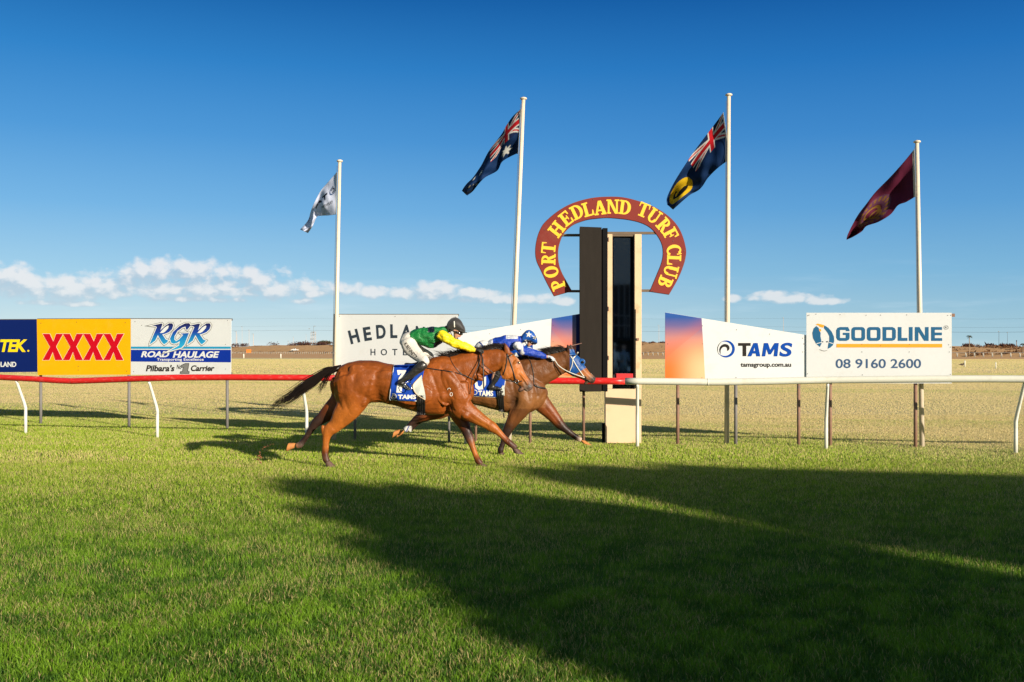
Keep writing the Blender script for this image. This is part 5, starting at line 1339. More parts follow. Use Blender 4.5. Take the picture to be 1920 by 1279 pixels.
mb = MB()
for pts, lats, r in (([(901, 664), (900, 676), (893, 694), (886, 708), (883.5, 722), (881, 739)], [-.12, -.15, -.20, -.22, -.22, -.22], .0065),
                  ([(902, 664), (905, 674), (906, 690), (906.5, 706), (907, 729)], [-.12, -.16, -.18, -.2, -.2], .011),
                  ([(903, 664), (903, 685), (897, 700)], [-.13, -.17, -.17], .005),
                  ([(903, 679), (914, 690), (930, 703), (947, 712), (966, 717)], [-.15, -.16, -.14, -.12, -.10], .006)):
    p_, r_ = rein(pts, 14.35, lats, r); mb.tube(p_, r_, 6)
mb.build('rein', M['strap'], br, smooth=True)
mb = MB(); strap(mb, DR1, [(798, 690), (822, 693.5), (845, 697), (866, 702), (882, 709), (892, 714)], .0085, .004); strap(mb, DR1, [(843, 669), (847, 679), (854, 690), (864, 700), (870, 704)], .0065, .004); mb.build('breastplate', M['strap'], br, smooth=True)

# saddle cloth draped over the near side
def drape_grid(dr, tl, tr, br_, bl, nx, ny, off, wav=.0, bulge=None):
    vs = []
    for j in range(ny+1):
        for i in range(nx+1):
            u, v = i/nx, j/ny
            x = (tl[0]*(1-u)+tr[0]*u)*(1-v)+(bl[0]*(1-u)+br_[0]*u)*v; y = (tl[1]*(1-u)+tr[1]*u)*(1-v)+(bl[1]*(1-u)+br_[1]*u)*v
            p = dr(x, y, off+wav*(math.sin(u*17+v*5)+math.sin(v*11-u*6)+2)*.5)
            vs.append(p)
    # keep it cloth-like: smooth the depth
    n = nx+1
    for _ in range(4):
        q_ = list(vs)
        for j in range(1, ny):
            for i in range(1, nx): q_[j*n+i] = vs[j*n+i].lerp((vs[j*n+i-1]+vs[j*n+i+1]+vs[(j-1)*n+i]+vs[(j+1)*n+i])/4, .5)
        vs = q_
    fs = [(j*n+i, j*n+i+1, (j+1)*n+i+1, (j+1)*n+i) for j in range(ny) for i in range(nx)]
    return vs, fs
def cloth(name, dr, quad, nx, ny, off, m_, parent, th=.005, wav=.006):
    vs, fs = drape_grid(dr, *quad, nx, ny, off, wav); o = MB().add(vs, fs).build(name, m_, parent, smooth=True)
    md = o.modifiers.new('thick', 'SOLIDIFY'); md.thickness = th; md.offset = 0; return o
def subdiv(vs, fs, mx=1.6):
    out = []
    st_ = []
    for f in fs:
        for i in range(1, len(f)-1): st_.append((vs[f[0]], vs[f[i]], vs[f[i+1]]))
    while st_:
        a, b_, c = st_.pop(); e = [math.dist(a, b_), math.dist(b_, c), math.dist(c, a)]; m_ = max(e)
        if m_ < mx: out.append((a, b_, c)); continue
        if e[0] == m_: p, q_, r = a, b_, c
        elif e[1] == m_: p, q_, r = b_, c, a
        else: p, q_, r = c, a, b_
        h = tuple((x+y)/2 for x, y in zip(p, q_)); st_ += [(p, h, r), (h, q_, r)]
    idx = {}; V_ = []; F_ = []
    for t in out:
        f = []
        for p in t:
            k_ = tuple(round(x, 4) for x in p)
            if k_ not in idx: idx[k_] = len(V_); V_.append(p)
            f.append(idx[k_])
        if len(set(f)) == 3: F_.append(tuple(f))
    return V_, F_
def drape_text(mb, dr, text, box, offset=0, shear=0, off=.006, th=.002, mi=0):
    mb.cut()
    vs, fs = curve_mesh(text=text, offset=offset, shear=shear, reso=3)
    v2, f2 = subdiv(fit(vs, box), fs)
    mb.add([dr(x, y, off+th*z) for x, y, z in v2], f2, mi)
def drape_shape(mb, dr, splines, off=.006, th=.002, mi=0):
    mb.cut()
    vs, fs = curve_mesh(splines=[[(x, -y) for x, y in s_] for s_ in splines])
    v2, f2 = subdiv([(v.x, -v.y, v.z+.5) for v in vs], fs)
    mb.add([dr(x, y, off+th*z) for x, y, z in v2], f2, mi)
sc1 = empty('saddle_cloth', DR1(755, 715, 0), 'blue saddle cloth with white border, number and lettering on the front horse', 'saddle cloth', None)
q1 = ((738.5, 684.5), (798, 683), (782, 752.3), (729.5, 750))
c1 = cloth('cloth', DR1, q1, 34, 36, .012, M['clothblue'], sc1, wav=.010)
DRC = draper([H1B, c1], 14.35)
mb = MB(); strap(mb, DRC, [(738.8, 685), (734, 716), (730, 749.5)], .0055, .003, k=2); strap(mb, DRC, [(730, 749.8), (755, 751.8), (781, 752)], .0055, .003, k=2); mb.build('border', M['clothwhite'], sc1, smooth=True)
mb = MB(); drape_shape(mb, DRC, [[(744.5, 694), (761.5, 694), (761, 699), (756, 707), (754.5, 722), (753, 736.3), (743, 736), (744.5, 722), (748, 708), (753.5, 700.5), (750, 700.3), (749, 703), (746, 703)]])
drape_text(mb, DRC, 'TAMS', (746.3, 740, 780, 748.5), .045, .05); drape_shape(mb, DRC, [ringsec(738, 743.3, 4.3, 5.6, -120, 170)]); drape_shape(mb, DRC, [ringsec(738.2, 743.3, 1.7, 3.2, 60, 340)]); build_split(mb, 'lettering', M['clothwhite'], sc1)
# saddle, flap, girth
sa = empty('saddle', DR1(790, 690, 0), 'small racing saddle with pale flap and black girth on the front horse', 'saddle')
mb = MB(); drape_shape(mb, lambda x, y, o: DRC(x, y, o+.012), [cat([(791, 703), (785, 710), (777, 718), (774, 724), (776.5, 733), (783, 741), (790, 747), (797.3, 750), (797.6, 742), (795.5, 730), (792.5, 718), (791.5, 709)], 3)], 0, .008); fl_ = mb.build('flap', M['flap'], sa)
mb = MB(); strap(mb, lambda x, y, o: DRC(x, y, o+.022), [(790.5, 704), (777, 718), (774, 724.5), (776.5, 733), (783, 741), (797.3, 750)], .006, .002); mb.build('flap_trim', mat('tan piping', (.55, .42, .28), .6), sa, smooth=True)
mb = MB()
for k in range(4): mb.add(*[(lambda vs, fs: (vs, fs))(*drape_grid(DRC, (781+k*4.1, 741), (785+k*4.1, 742), (785+k*4.1, 778), (781+k*4.1, 778), 2, 16, .012+(.003 if 0 < k < 3 else 0)))][0])
o = mb.build('girth', M['blackleather'], sa, smooth=True); o.modifiers.new('t', 'SOLIDIFY').thickness = .008
SB = Body(14.35); SB.loft([(763, 683.5, 3.5, 15), (772, 684, 3.2, 17), (784, 681.5, 3.5, 16), (795, 677, 5, 12)], (.02, .015, .012)); SB.build('seat', vmat('saddle leather', .35), sa, voxel=.006, smooth=3)

# ---- jockeys -------------------------------------------------------------------
def hand(B, w, f, lat, col, sc=1.0, side=1):
    """palm and five curled fingers: w wrist (photo px), f unit forward in the picture plane (y down)"""
    k_ = F/(B.D0+lat); u = (f[1], -f[0])      # up in picture: rotate forward
    if u[1] > 0: u = (-u[0], -u[1])
    def q_(a, up_, dl=0): a *= sc; up_ *= sc; return (w[0]+(f[0]*a+u[0]*up_)*k_, w[1]+(f[1]*a+u[1]*up_)*k_, lat+dl*sc)
    def L(pts, rs): B.loft([(*q_(*p)[:2], r*k_*sc, (r2)*k_*sc, q_(*p)[2]) for p, (r, r2) in zip(pts, rs)], col, n=10, k=2, cap=.5)
    L([(-.02, 0), (.02, .002), (.055, .004), (.085, 0)], [(.026, .026), (.026, .034), (.025, .040), (.016, .038)])
    for i, (dl, ln) in enumerate(((-.030, .9), (-.010, 1.0), (.010, .96), (.029, .8))):
        L([(.080, .004, dl), (.080+.030*ln, -.004, dl), (.080+.034*ln, -.030*ln, dl), (.075+.012*ln, -.044*ln, dl*.9), (.060, -.036, dl*.85)], [(.0105, .0098), (.010, .0094), (.0095, .009), (.009, .0085), (.008, .008)])
    L([(.025, .004, -.034*side), (.048, -.008, -.046*side), (.072, -.020, -.040*side), (.088, -.026, -.026*side)], [(.014, .013), (.012, .012), (.011, .0105), (.009, .009)])
def jockey(D0, label, spec, parts):
    pass
SK = (.52, .27, .17)
def wrinkles(amp, f=22, seed=0):
    def g_(co, nr): return fold(co*np.array((1, .8, 1.25)), f, amp, seed)+fold(co, f*2.3, amp*.4, seed+9)
    return g_
J1D = 14.35
def face(B, hx, hy, k, lat=0, skin=SK):
    """head seen in right profile, looking forward and down; hx,hy centre of the skull"""
    B.loft([(hx-7*k, hy-1*k, 7*k, 7.5*k), (hx-2*k, hy, 10.5*k, 9.5*k), (hx+4*k, hy+2*k, 11*k, 9.5*k), (hx+8*k, hy+5*k, 9*k, 8*k)], skin, lat=lat, n=16, vert=True)
    B.loft([(hx+4*k, hy+6*k, 8*k, 7.5*k), (hx+3.5*k, hy+12*k, 7*k, 6.5*k), (hx+1.5*k, hy+17*k, 5*k, 5*k), (hx+.5*k, hy+20.5*k, 3.2*k, 3.4*k)], skin, lat=lat, n=14)
    B.loft([(hx+10*k, hy+7*k, 1.4*k, 1.3*k), (hx+12*k, hy+11*k, 1.8*k, 1.6*k), (hx+11.5*k, hy+13*k, 2.2*k, 2.2*k)], skin, lat=lat, n=8)
    B.blob(hx+8.5*k, hy+16*k, 2.6*k, 1.1*k, 2.6*k, lat, (.42, .14, .11), rot=20); B.blob(hx+7.3*k, hy+18.2*k, 2.6*k, 1.2*k, 2.6*k, lat, (.45, .17, .13), rot=20)
    kk = (B.D0)/F
    for sgn in (-1, 1): B.blob(hx-2.0*k, hy+8*k, 2.0*k, 3.4*k, 1.2*k, lat+sgn*7.6*k*kk, skin, rot=70)

def j1():
    D0 = J1D; root = empty('person', P(780, 730, D0), 'jockey in green silks with yellow sleeves and black helmet crouched on the front horse', 'person')
    B = Body(D0)
    # body under the clothes, one skin
    B.loft([(769, 639, 5, 7), (777, 635, 7, 10), (795, 632, 10, 12), (812, 631, 11.5, 14), (826, 625, 8, 10), (836, 618, 5.5, 6), (844, 618, 6, 6)], SK, n=16)
    face(B, 853.5, 612.5, 1.03)
    for l, s_ in ((-.12, 1), (.12, .9)):
        B.loft([(768, 641, 8, 7, l*.7), (779, 658, 7.5, 8, l*1.2), (796, 676, 6, 6.5, l*2.1), (786, 688, 5.2, 5.5, l*2.5), (768, 706, 4, 4.5, l*2.6), (759, 712, 3.0, 3.2, l*2.62)], SK, n=12)
        B.loft([(825, 626, 6, 6, l*1.3), (846, 638, 5, 5, l*1.5), (866, 646, 4.3, 4.3, l*1.2), (888, 655, 3, 3.2, l*.85), (897, 657, 3, 3.6, l*.8)], SK, n=12)
    B.build('body', SKINM, root, voxel=.0075, smooth=3)
    # silks
    G = (.010, .17, .035); GD = (.007, .012, .022); Yl = (.86, .66, .012)
    T = Body(D0)
    T.loft([(774, 634, 12.5, 15), (784, 631, 15, 16.5), (796, 632, 17.5, 17.5), (808, 632, 19.5, 18.5), (819, 629, 18.5, 18.5), (828, 624, 13, 16), (835, 619, 8, 9), (839, 617.5, 6, 7)], G, n=20)
    T.blob(812, 645, 14, 7, 12, 0, G, rot=-10)
    def pt(co, c, nr):
        px, py = topx(co)
        m1 = ((px > 802) & (px < 814.5) & (py < 623.5+(px-802)*.0)).astype(float); m2 = ((px > 813) & (px < 832) & (py > 640+(px-822)*-.35)).astype(float)
        m3 = ((px > 829) & (py < 625)).astype(float)*0
        m = np.clip(m1+m2, 0, 1)[:, None]; return c*(1-m)+np.array(GD)*m
    T.build('silks', CLOTH, root, voxel=.007, smooth=3, paint=pt, disp=wrinkles(.018, 11, 4))
    for l, nm in ((-.12, 'near'), (.12, 'far')):
        S_ = Body(D0)
        S_.loft([(826, 627, 9.5, 9, l*1.35), (834, 632, 9.8, 8.6, l*1.5), (846, 639.5, 9.0, 8, l*1.5), (858, 645, 8.4, 7.6, l*1.3), (870, 649, 7.6, 7, l*1.1), (881, 653, 6.6, 6, l*.95), (889, 656, 4.2, 4.4, l*.85)], Yl, n=14)
        def ps(co, c, nr):
            px, py = topx(co); m = ((px < 828+(py-618)*.1)).astype(float)[:, None]*.0
            return c*(1-m)+np.array(G)*m
        S_.build('sleeve', CLOTH, root, voxel=.007, smooth=2, paint=ps, disp=wrinkles(.013, 14, 2 if l < 0 else 6))
        Hn = Body(D0); hand(Hn, (892, 657), (.97, .05), l*.8, (.024, .02, .018), .98, 1 if l < 0 else -1)
        Hn.build('glove', vmat('glove '+nm, .6), root, voxel=.0045, smooth=1)
    # breeches
    Wb = (.62, .57, .51); Bq = Body(D0)
    Bq.loft([(771, 633, 11.5, 14), (765, 637, 13.5, 15.5), (761, 645, 13, 15)], Wb, n=18)
    for l in (-.10, .10):
        st_ = [(765, 641, 14.5, 10.5, l*.8), (769, 651, 14.8, 10.5, l*1.1), (777, 660, 13, 9.8, l*1.5), (787, 669, 11, 9, l*2.0), (795, 676, 9.6, 8.4, l*2.6), (799, 681, 7.5, 7.6, l*2.8)]
        if l > 0: st_ = [(768, 640, 13, 10, l*.8), (780, 652, 10, 9, l*1.3), (794, 661, 8, 8, l*1.9), (806, 667, 7, 7, l*2.2), (808, 674, 6, 6, l*2.2)]
        Bq.loft(st_, Wb, n=16)
    bq = Bq.build('breeches', BREECH, root, voxel=.0075, smooth=3, disp=wrinkles(.005, 14, 1))
    drq = draper([bq], D0); mb = MB()
    vs, fs = curve_mesh(text='K.BENNETT', offset=.015, reso=3); q_ = fit(vs, (0, -3.1, 34.5, 3.1)); an = math.atan2(27, 20.5); ca, sa_ = math.cos(an), math.sin(an)
    mb.add([drq(759.5+x*ca-y*sa_, 643.5+x*sa_+y*ca, .003+.001*z) for x, y, z in q_], fs); mb.build('lettering', M['black'], root)
    # boots
    for l in (-.10, .10):
        Bt = Body(D0); K_ = (.022, .019, .017); la = l*3.15
        if l < 0:
            Bt.loft([(795, 683.5, 8.6, 7.6, la*.95), (789, 688, 9.2, 7.8, la), (778, 696.5, 8.2, 7, la), (767, 705.5, 6.6, 5.8, la), (757, 712.5, 5.2, 5, la), (751, 716, 5.2, 4.8, la)], K_, n=14)
            Bt.loft([(748, 716.5, 5, 4.4, la), (755, 720, 4.8, 4.6, la), (762, 725, 3.8, 4.8, la), (768, 729.5, 2.6, 4, la)], K_, n=12)
        else:
            Bt.loft([(803, 675, 7, 7, la*.9), (795, 690, 7, 7, la), (776, 704, 5.5, 5.5, la), (758, 714, 4.6, 4.6, la)], K_, n=12)
            Bt.loft([(754, 715, 5, 4, la), (762, 722, 4, 4.4, la), (769, 729, 2.6, 4, la)], K_, n=12)
        Bt.build('boot', BOOT, root, voxel=.0065, smooth=3, disp=wrinkles(.004, 26, 5))
    # helmet, goggles, strap
    Hm = Body(D0); K2 = (.03, .026, .025)
    Hm.loft([(842, 612, 11, 12), (848, 608.5, 12.8, 13.8), (856, 608.5, 13.4, 14.2), (864, 612.5, 12, 13), (869, 617, 7.5, 11)], K2, n=20, vert=True)
    hm = Hm.build('helmet', M['helmetblack'], root, voxel=.007, smooth=3)
    pk = MB(); kk = D0/F
    pts = [P(862, 620.5, D0-11*kk), P(869, 622.5, D0-10*kk), P(874.5, 624.8, D0-5*kk), P(875.5, 625, D0), P(874.5, 624.8, D0+5*kk), P(869, 622.5, D0+10*kk), P(862, 620.5, D0+11*kk)]
    pk.add(pts+[p+Vector((0, 0, .012)) for p in pts], [tuple(range(7)), tuple(range(13, 6, -1))]+[(i, (i+1) % 7, 7+(i+1) % 7, 7+i) for i in range(7)]); pk.build('helmet_peak', M['helmetblack'], hm)
    drh = draper([hm], D0); mb = MB(); strap(mb, drh, [(851.5, 602.5), (852, 608), (852, 613.5)], .009, .001, k=2); mb.build('helmet_badge', M['clothwhite'], hm)
    gb = Body(D0); gb.loft([(857, 623.5, 3.2, 9.8), (863, 625.5, 3.6, 7.5), (866, 626.5, 2.6, 4.5)], (.02, .02, .02), n=12); gb.build('goggles', M['gogg'], root, voxel=.006, smooth=1)
    mb = MB(); la = -9.4*kk
    mb.tube([P(843, 616, D0+la), P(846, 626, D0+la), P(850, 634, D0-5*kk)], .006, 6); mb.tube([P(857, 622, D0-9.6*kk), P(848, 620, D0-10.2*kk), P(841, 616, D0-9.6*kk)], .009, 6); mb.build('chin_strap', M['strap'], root, smooth=True)
    hb = Body(D0); hb.loft([(838, 614, 6, 8), (840, 620, 4, 6)], (.03, .02, .015)); hb.build('hair', HAIR, root, voxel=.008, smooth=2)
    return root
J1 = j1()
# stirrup of the front saddle
mb = MB(); mb.tube([P(797, 690, 14.35-.27), P(783, 700, 14.35-.30), P(768, 716, 14.35-.31)], .006, 6); mb.build('stirrup_leather', M['strap'], sa, smooth=True)
mb = MB(); mb.tube([P(768, 715, 13.99), P(771.5, 722, 13.95), P(772, 729, 13.93), P(768, 731.5, 13.93), P(760, 728, 13.93), P(757, 722, 13.95), P(764, 716.5, 13.98), P(768, 715, 13.99)], .006, 6); mb.build('stirrup', M['silvermetal'], sa, smooth=True)

# ---- horse 2: darker brown, behind -----------------------------------------------
BR = (.135, .047, .013); BRD = (.040, .015, .007); TANB = (.24, .098, .030); RB = (.19, .046, .010)
def horse2():
    D0 = 16.05; B = Body(D0)
    B.slices([(790, 712, 748, 14), (800, 698, 762, 23), (820, 690, 770, 30), (845, 690, 762, 31), (870, 694, 756, 30), (895, 695, 760, 31), (925, 690, 768, 31), (950, 683, 774, 29), (972, 681, 777, 27), (990, 690, 775, 24), (1006, 703, 768, 20), (1018, 716, 758, 13), (1023, 728, 748, 7)], BR, n=24, sq=2.15)
    B.loft([(972, 712, 37, 19), (995, 702, 34, 16), (1015, 694, 29, 13.5), (1035, 687, 24, 11.5), (1050, 681, 21, 10.5), (1062, 677, 19, 9.5)], BR, n=20)
    B.loft([(1057, 664, 9, 8, 0, BR), (1064, 672, 16.5, 10, 0, BR), (1072, 682, 19.5, 11, 0, BR), (1080, 690, 17.5, 10.5, 0, BR), (1089, 697, 13.5, 8.5, 0, ORG), (1099, 704.5, 10.2, 7.2, 0, (.36, .13, .045)), (1108, 710.5, 8.6, 6.6, 0, MUZ), (1112.5, 713, 7, 6, 0, BLK)], n=18)
    B.blob(1101, 716.5, 7, 3.2, 4.6, 0, (.15, .08, .05), rot=-30); B.blob(1072, 688, 13, 11, 3, -.07, BR, rot=-50)
    for l, dx_ in ((-.05, 0), (.05, 5)):
        B.loft([(1069+dx_, 664, 4.8, 2.8, l, BR), (1067+dx_, 656, 4.6, 2.8, l, BRD), (1065+dx_, 650, 3, 2, l, BLK), (1064+dx_, 646, 1.1, 1, l, BLK)], n=10, cap=.3)
    # near fore (supporting leg, folding under)
    B.loft([(978, 722, 24, 11, -.14), (982, 745, 24, 12, -.15, TANB), (975, 765, 20, 11, -.14), (964, 785, 13.5, 9, -.12), (955, 800, 10, 7.5, -.11, BRD), (950, 811, 8.6, 6.8, -.11, BLK), (945, 825, 5.4, 4.6, -.10, BLK), (940.5, 838, 5.1, 4.5, -.10, BLK), (938.5, 844, 6, 5.2, -.10, BLK), (939, 849, 4.6, 4.6, -.10, BLK)], BR, n=16, cap=.3)
    if 0: B.loft([(938.5, 849, 5.6, 5.4, -.10, SHOE), (943, 852.5, 3.2, 5.8, -.10, SHOE), (949, 853.5, 1.4, 5, -.10, SHOE)], n=12, cap=.2)
    # far fore reaching forward
    B.loft([(1006, 745, 19, 10, .08), (1016, 757, 17, 10, .09), (1030, 772, 13.5, 9, .10, RB), (1042, 786, 11, 8, .10, RB), (1050, 796, 9.4, 7.2, .10, BRD), (1060, 805, 6.8, 5.4, .10, BLK), (1072, 814, 5.4, 4.6, .10, BLK), (1082, 821, 5.3, 4.8, .10, BLK), (1089, 825, 4.6, 4.4, .10, (.55, .4, .3))], RB, n=16, cap=.3)
    if 0: B.loft([(1090, 824, 5, 5, .10, SOLE), (1098, 828, 6, 6, .10, (.55, .24, .08)), (1105, 831.5, 4, 5.6, .10, (.55, .24, .08)), (1109, 833, 2, 4, .10, SOLE)], n=12, cap=.2)
    # hind legs swinging under the body, bandaged white at the fetlocks
    for dx_, l, c_ in ((0, .10, RB), (-8, -.10, RB)):
        B.loft([(822+dx_, 740, 24, 12, l), (836+dx_, 760, 20, 11, l), (826+dx_, 774, 12, 8.5, l, c_), (808+dx_, 780, 8.5, 7, l, c_), (793+dx_, 784, 8.2, 6.4, l, BRD), (784+dx_, 790, 6.2, 5.2, l, BLK), (774+dx_, 800, 4.8, 4.4, l, BLK), (767+dx_, 807, 5.4, 4.8, l, BLK)], BR, n=14, cap=.3)
        if 0: B.loft([(760+dx_, 808, 4.4, 4.2, l, SOLE), (752+dx_, 811, 6.2, 6, l, SOLE), (744+dx_, 812, 6.4, 6.4, l, (.55, .24, .08)), (738+dx_, 813, 4, 5, l, (.55, .24, .08))], n=12, cap=.3)
    B.blob(968, 716, 26, 15, 4, -.20, BR, rot=58); B.blob(1000, 742, 16, 11, 6, -.12, TANB, rot=50); B.blob(954, 745, 14, 11, 5, -.20, BR, rot=40); B.blob(1012, 742, 11, 13, 7, -.03, TANB, rot=70)
    root = empty('horse', P(930, 853, D0), 'darker brown horse behind wearing a blue blinker hood, its rider in blue', 'horse')
    def paint(co, c, nr):
        px, py = topx(co); t = fbm(co[:, 0]*5+3, co[:, 2]*5, 4)-.5; t2 = fbm(co[:, 0]*13+3, co[:, 2]*13, 3)-.5
        c = c*(1+.7*t+.45*t2)[:, None]
        def blend(m, col): return c*(1-m[:, None])+np.array(col)*m[:, None]
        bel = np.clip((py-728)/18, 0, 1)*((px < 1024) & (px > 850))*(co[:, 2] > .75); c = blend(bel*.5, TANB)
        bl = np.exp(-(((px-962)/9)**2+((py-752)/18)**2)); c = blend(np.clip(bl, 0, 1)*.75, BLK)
        hood = ((px > 1068+ (py-665)*.02) & (py > 655) & (py < 707) & ((px-1072)*.52+(py-657)*.86 < 42) & ((px-1086)*.85-(py-657)*.45 < 3.5)).astype(float)
        hood *= (px < 1103)
        c = blend(hood, (.007, .065, .24))
        nostril = np.exp(-(((px-1112.5)/2.8)**2+((py-710.5)/2.4)**2)); c = blend(np.clip(nostril*1.5, 0, 1), (.015, .01, .01))
        mouth = np.exp(-((py-(716.5-(px-1101)*.1))/.9)**2)*((px > 1093) & (px < 1113)); c = blend(mouth*.8, (.04, .025, .02))
        wb = np.exp(-((px-(765+0))/7.0)**2)*((py > 799) & (py < 815) & (px < 776)); c = blend(np.clip(wb*1.4, 0, 1)*(px > 757)*(px<772), (.62, .60, .56))
        sk = (np.abs((px-764)+(py-805)*.5-.0) < 1.3) & (py > 799) & (px < 776); c = blend(sk.astype(float)*.9, (.03, .05, .25))
        return c
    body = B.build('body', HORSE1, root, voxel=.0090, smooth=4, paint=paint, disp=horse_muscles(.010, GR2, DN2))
    dr = draper([body], D0)
    hoof(root, (938.8, 848), (942, 853.2), (1, .05), 8.5, 6.4, -.10, D0, HOOFD); hoof(root, (1092, 825.5), (1099, 832.5), (1, .2), 9.5, 6.8, .10, D0, HOOFO)
    for dx_, l in ((0, .10), (-8, -.10)): hoof(root, (757+dx_, 809), (746+dx_, 813), (-.3, 1), 7.6, 6.6, l, D0, HOOFO)
    mb = MB(); c = dr(1091, 679, .004)
    mb.ellipsoid(c, .055, .035, .055, 14, 8); mb.build('eye_cup', mat('blinker cup blue', (.015, .13, .40), .4), root, smooth=True)
    mb = MB(); c2 = c+Vector((0, -.030, 0)); mb.tube([c2+Vector((.040*math.cos(a*math.pi/8), .0, .040*math.sin(a*math.pi/8))) for a in range(17)], .006, 6, cap=False); mb.build('eye_cup_rim', M['helmetblue'], root, smooth=True)
    MB().ellipsoid(c2+Vector((0.004, .002, -.002)), .026, .012, .026, 12, 8).build('eye', M['eye'], root, smooth=True)
    return root, body, dr
H2, H2B, DR2 = horse2()
crest2 = [(975, 676), (985, 670), (998, 665), (1012, 662), (1028, 659.5), (1044, 656.5), (1056, 655), (1064, 655)]
hair('mane', mane(H2, 16.05, crest2, 420, 22, 5, 21, (.003, .007), low=9)+mane(H2, 16.05, crest2[4:], 420, 20, 6.5, 22, (.003, .008), curl=-.3, low=9)+mane(H2, 16.05, crest2[:5], 300, 20, -9, 25, (.004, .008), low=9), H2)
st = []
for i in range(160):
    a = R.gauss(0, 1); b_ = R.gauss(0, .7)
    pts = [(797+a, 704+b_), (780, 712+a*3), (760+b_*3, 728+a*5), (738+b_*5, 742+a*6)]
    st.append((guide(pts, 16.05, [b_*.03]*4), .004))
hair('tail', st, H2)
br = empty('bridle', DR2(1075, 680, 0), 'white webbing bridle and reins worn by the rear horse over its hood', 'bridle')
mb = MB(); strap(mb, DR2, [(1083.5, 661), (1079, 667), (1073.5, 673)], .0105, .006, k=2); mb.build('browband', M['whitestrap'], br, smooth=True)
mb = MB(); strap(mb, DR2, [(1068, 665.5), (1073.5, 673), (1080, 685), (1088, 697), (1096, 708)], .0085, .006); strap(mb, DR2, [(1074, 675), (1072.5, 686), (1068.5, 695), (1068, 700)], .007, .005); mb.build('cheek_strap', M['whitestrap'], br, smooth=True)
c = DR2(1096.5, 708.5, .012); mb = MB(); mb.tube([c+Vector((.024*math.cos(a*math.pi/8), -.004, .024*math.sin(a*math.pi/8))) for a in range(17)], .006, 6, cap=False); strap(mb, DR2, [(1095, 709), (1101, 712), (1107, 716), (1109, 720)], .006, .004); mb.build('bit_ring', M['strap'], br, smooth=True)
mb = MB(); p_, r_ = rein([(1041, 676), (1046, 684), (1056, 692), (1070, 699), (1085, 704.5), (1095, 708)], 16.05, [-.12, -.14, -.15, -.16, -.16, -.15], .008); mb.tube(p_, r_, 6); mb.build('rein', M['whitestrap'], br, smooth=True)
mb = MB(); strap(mb, DR2, [(990, 668), (996, 682), (1000, 700), (1001, 716), (1001, 724)], .007, .004); strap(mb, DR2, [(1001, 722), (1010, 726), (1022, 728.5)], .016, .004, k=2); mb.build('breastplate', M['strap'], br, smooth=True)
mb = MB(); p_, r_ = rein([(1042, 677), (1044, 685), (1049, 694), (1057, 701), (1066, 703)], 16.05, [-.12, -.14, -.13, -.11, -.10], .004); mb.tube(p_, r_, 6); mb.build('martingale', M['strap'], br, smooth=True)
sc2 = empty('saddle_cloth', DR2(915, 720, 0), 'blue saddle cloth with white number and lettering on the rear horse, partly hidden', 'saddle cloth')
c2 = cloth('cloth', DR2, ((872, 694), (950, 688), (943, 745), (866, 741)), 30, 26, .012, M['clothblue'], sc2)
DRC2 = draper([H2B, c2], 16.05)
mb = MB(); strap(mb, DRC2, [(868, 741.3), (900, 743.5), (942, 745.5)], .006, .003, k=2); strap(mb, DRC2, [(949, 706), (946, 722), (943, 743)], .006, .003, k=2); mb.build('border', M['clothwhite'], sc2, smooth=True)
mb = MB(); drape_shape(mb, DRC2, [[(890, 716), (895, 716), (896, 723), (900, 725.5), (904, 721), (905.5, 708), (911.5, 706), (911, 722), (906, 730), (897, 731), (891.5, 727)]]); drape_text(mb, DRC2, 'TAMS', (896.8, 732.3, 924.8, 743), .04, 0); drape_shape(mb, DRC2, [ringsec(890.3, 735.6, 3.6, 4.8, -150, 150)]); build_split(mb, 'lettering', M['clothwhite'], sc2)
sa2 = empty('saddle', DR2(940, 735, 0), 'small dark racing saddle with black girth on the rear horse', 'saddle')
mb = MB()
for k in range(4): mb.add(*drape_grid(DRC2, (930.5+k*3.3, 733), (933.8+k*3.3, 733), (938.2+k*2.6, 772+k*.3), (935.5+k*2.6, 772), 2, 14, .012+(.004 if 0 < k < 3 else 0)))
o = mb.build('girth', M['blackleather'], sa2, smooth=True); o.modifiers.new('t', 'SOLIDIFY').thickness = .008
mb = MB(); drape_shape(mb, lambda x, y, o: DRC2(x, y, o+.010), [cat([(943, 722), (939, 730), (940, 738), (945.5, 742.5), (946, 732), (945.5, 724)], 3)], 0, .008); mb.build('flap', M['flap'], sa2)
mb = MB(); mb.tube([P(944, 775, 15.85), P(945, 783, 15.86)], .012, 6); mb.build('buckle_strap', M['strap'], sa2)
SB = Body(16.05); SB.loft([(905, 690, 3.2, 13), (915, 690.5, 3, 15), (926, 688, 3.2, 14), (936, 684, 4.5, 11)], (.02, .015, .012)); SB.build('seat', vmat('rear saddle leather', .35), sa2, voxel=.007, smooth=3)
